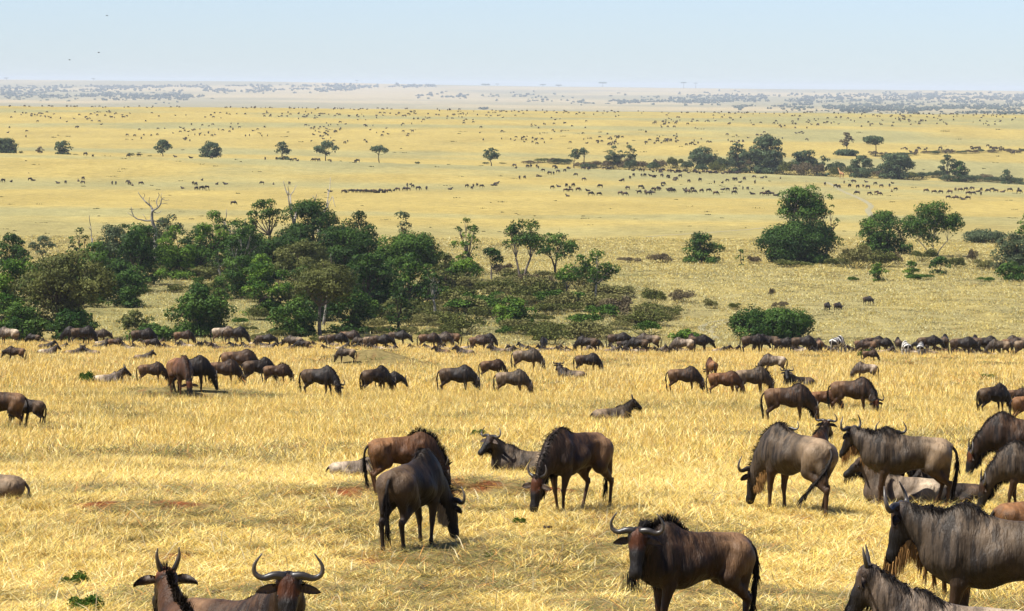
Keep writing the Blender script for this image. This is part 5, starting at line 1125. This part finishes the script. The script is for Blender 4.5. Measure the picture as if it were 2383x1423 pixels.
        w = sstep(-.05, .3, np.sin(ph)); C = np.array([.012, .010, .009])[None]*(1-w[:, None])+np.array([.56, .53, .47])[None]*w[:, None]; C[(reg == MUZ) & (t > .33)] = (.02, .017, .015); C[(z < .62) & (reg == TORSO)] = (.7, .66, .6)
        p = ground_at(X, Yf); s = ppm(p); r = empty('zebra', p, radians(yaw), (Yf-Yt)/s/1.36); link('body', mesh_np('body', V, [Q], M_FUR, True, np.hstack([C, np.zeros((len(C), 1))])), r)
        Pp = fr['poll']; n_ = 90; tt = RNG.random(n_)[:, None]; up = np.cross((Pp-fr['mid'])/np.linalg.norm(Pp-fr['mid']), np.array([0, 1., 0])); a = fr['mid']+(fr['bn']-fr['mid'])*.6; Bm = a+(Pp-a)*tt+up*.14
        v, f, c = strands(Bm, up[None]+RNG.normal(size=(n_, 3))*.12, np.full(n_, .09), np.full(n_, .035), np.where(np.sin(tt*30) > 0, .6, .02)*np.ones((n_, 3)), 0, RNG); q, t_ = split_tri(f); link('mane', mesh_np('mane', v, [q, t_], M_HAIR, False, c), r)
        v, f = tube(spline([(-.79, 0, 1.10), (-.86, 0, .95), (-.87, .03, .55)], 8), np.linspace(.03, .05, 8), 6); ac = Acc(); ac.add(v, f, (.25, .23, .2)); link('tail', ac.mesh('tail', M_HAIR), r)
        tag(r, label, 'zebra', 'zebras in the back herd')
    zebra(1948, 782, 828, 58, 'graze', -20, 'largest zebra, rump to the viewer, left of the other two'); zebra(2108, 794, 832, 96, 'graze', 10, 'zebra seen from behind, middle of the three'); zebra(2142, 797, 832, 80, 'graze', -10, 'rightmost zebra, narrow, tail toward the viewer')
    # giraffe
    p = ground_at(1958, 417); pr = []
    def A(a, b, ra, rb, r=0, k=.12): pr.append((np.array(a, float), np.array(b, float), ra, rb, r, k, 1))
    A((-.7, 0, 2.2), (.5, 0, 2.55), .42, .48); A((.5, 0, 2.6), (.95, 0, 3.2), .4, .25); A((.95, 0, 3.2), (1.5, 0, 4.6), .25, .15); A((1.5, 0, 4.62), (1.95, 0, 4.35), .15, .08, 0, .05)
    for q in (1, -1):
        A((.55, q*.2, 2.3), (.55, q*.2, 1.1), .2, .09); A((.55, q*.2, 1.1), (.57, q*.2, .05), .085, .07); A((-.8, q*.2, 2.1), (-.75, q*.2, 1.1), .24, .1); A((-.75, q*.2, 1.1), (-.82, q*.2, .05), .085, .07); A((1.5, q*.08, 4.65), (1.46, q*.09, 4.85), .04, .04)
    res = .075; lo = np.array([-1.5, -.8, -.2]); nn = (np.array([3.8, 1.6, 5.4])/res).astype(int); g = np.stack(np.meshgrid(*[lo[i]+np.arange(nn[i])*res for i in range(3)], indexing='ij'), -1).reshape(-1, 3).astype(np.float32)
    D, _ = sdf_eval(g, pr); V, Q = surface_nets(D.reshape(nn), lo, res); sp_ = sstep(.45, .55, vnoise(V[:, 0]*4+V[:, 1]*3, V[:, 2]*4, 4))[:, None]; C = np.array([.50, .30, .14])*(1-sp_)+np.array([.30, .11, .035])*sp_
    r = empty('giraffe', p, radians(150)); link('body', mesh_np('body', V, [Q], M_FUR, True, np.hstack([C, np.zeros((len(C), 1))])), r); v, f = tube([(-1.1, 0, 2.3), (-1.2, 0, 1.7), (-1.2, 0, 1.2)], [.05, .03, .07], 5); ac = Acc(); ac.add(v, f, (.05, .04, .03)); link('tail', ac.mesh('tail', M_HAIR), r)
    tag(r, 'orange-brown giraffe standing small at the edge of the distant bush belt', 'giraffe')
    for X, Y, a, lb in [(162, 140, .3, 'lower left of the three specks'), (230, 123, -.4, 'right of the lower pair'), (249, 37, .2, 'highest, faint')]:
        P0 = CAM+ray(X, Y)*420; ac = Acc(); v, f = tube(spline([(-.14, 0, 0), (0, 0, .01), (.14, 0, .02)], 6), [.01, .04, .045, .045, .035, .012], 6); ac.add(v, f, (.05, .045, .04)); r = empty('bird', P0, a); link('body', ac.mesh('body', M_HAIR), r)
        for q in (1, -1):
            V = np.array([(.06, q*.03, .01), (-.06, q*.03, .01), (-.07, q*.18, .07), (.04, q*.18, .07), (-.05, q*.36, .03)]); V = np.vstack([V, V-[0, 0, .008]]); F = np.array([(0, 1, 2, 3), (3, 2, 4, 4), (8, 7, 6, 5), (9, 7, 8, 8)]); ac = Acc(); ac.add(V, F, (.06, .055, .05)); link('wing', ac.mesh('wing', M_HAIR, False), r)
        tag(r, 'tiny dark bird high in the sky at the left, '+lb, 'bird', 'birds in the sky')
# dung and stones in the near turf
for X, Y, w, lb in [(498, 1392, 30, 'dark dung pile between the two lying heads at the bottom left'), (1271, 1238, 22, 'small dark clod right of the bright green weed')]:
    p = ground_at(X, Y); s = ppm(p); rng = np.random.default_rng(int(X)); ac = Acc()
    for _ in range(9):
        c = rng.normal(size=3)*np.array([.3, .3, 0])*w/s*.6; r_ = w/s*rng.uniform(.16, .26); th = np.linspace(0, 2*pi, 9)[:-1]
        V = np.vstack([np.stack([np.cos(th)*q*r_, np.sin(th)*q*r_, np.full(8, h*r_)], 1) for q, h in ((.9, 0), (1, .4), (.6, .85))]+[[(0, 0, r_)]])*(1+rng.normal(size=(25, 3))*.08)+c+[0, 0, .01]
        F = [(a+k, a+(k+1) % 8, a+8+(k+1) % 8, a+8+k) for a in (0, 8) for k in range(8)]+[(16+k, 16+(k+1) % 8, 24, 24) for k in range(8)]; ac.add(V, np.array(F), (.03, .02, .015))
    o = link('dung_pile', ac.mesh('dung_pile', M_BARK)); o.location = tuple(p+[0, 0, .05]); tag(o, lb, 'dung')
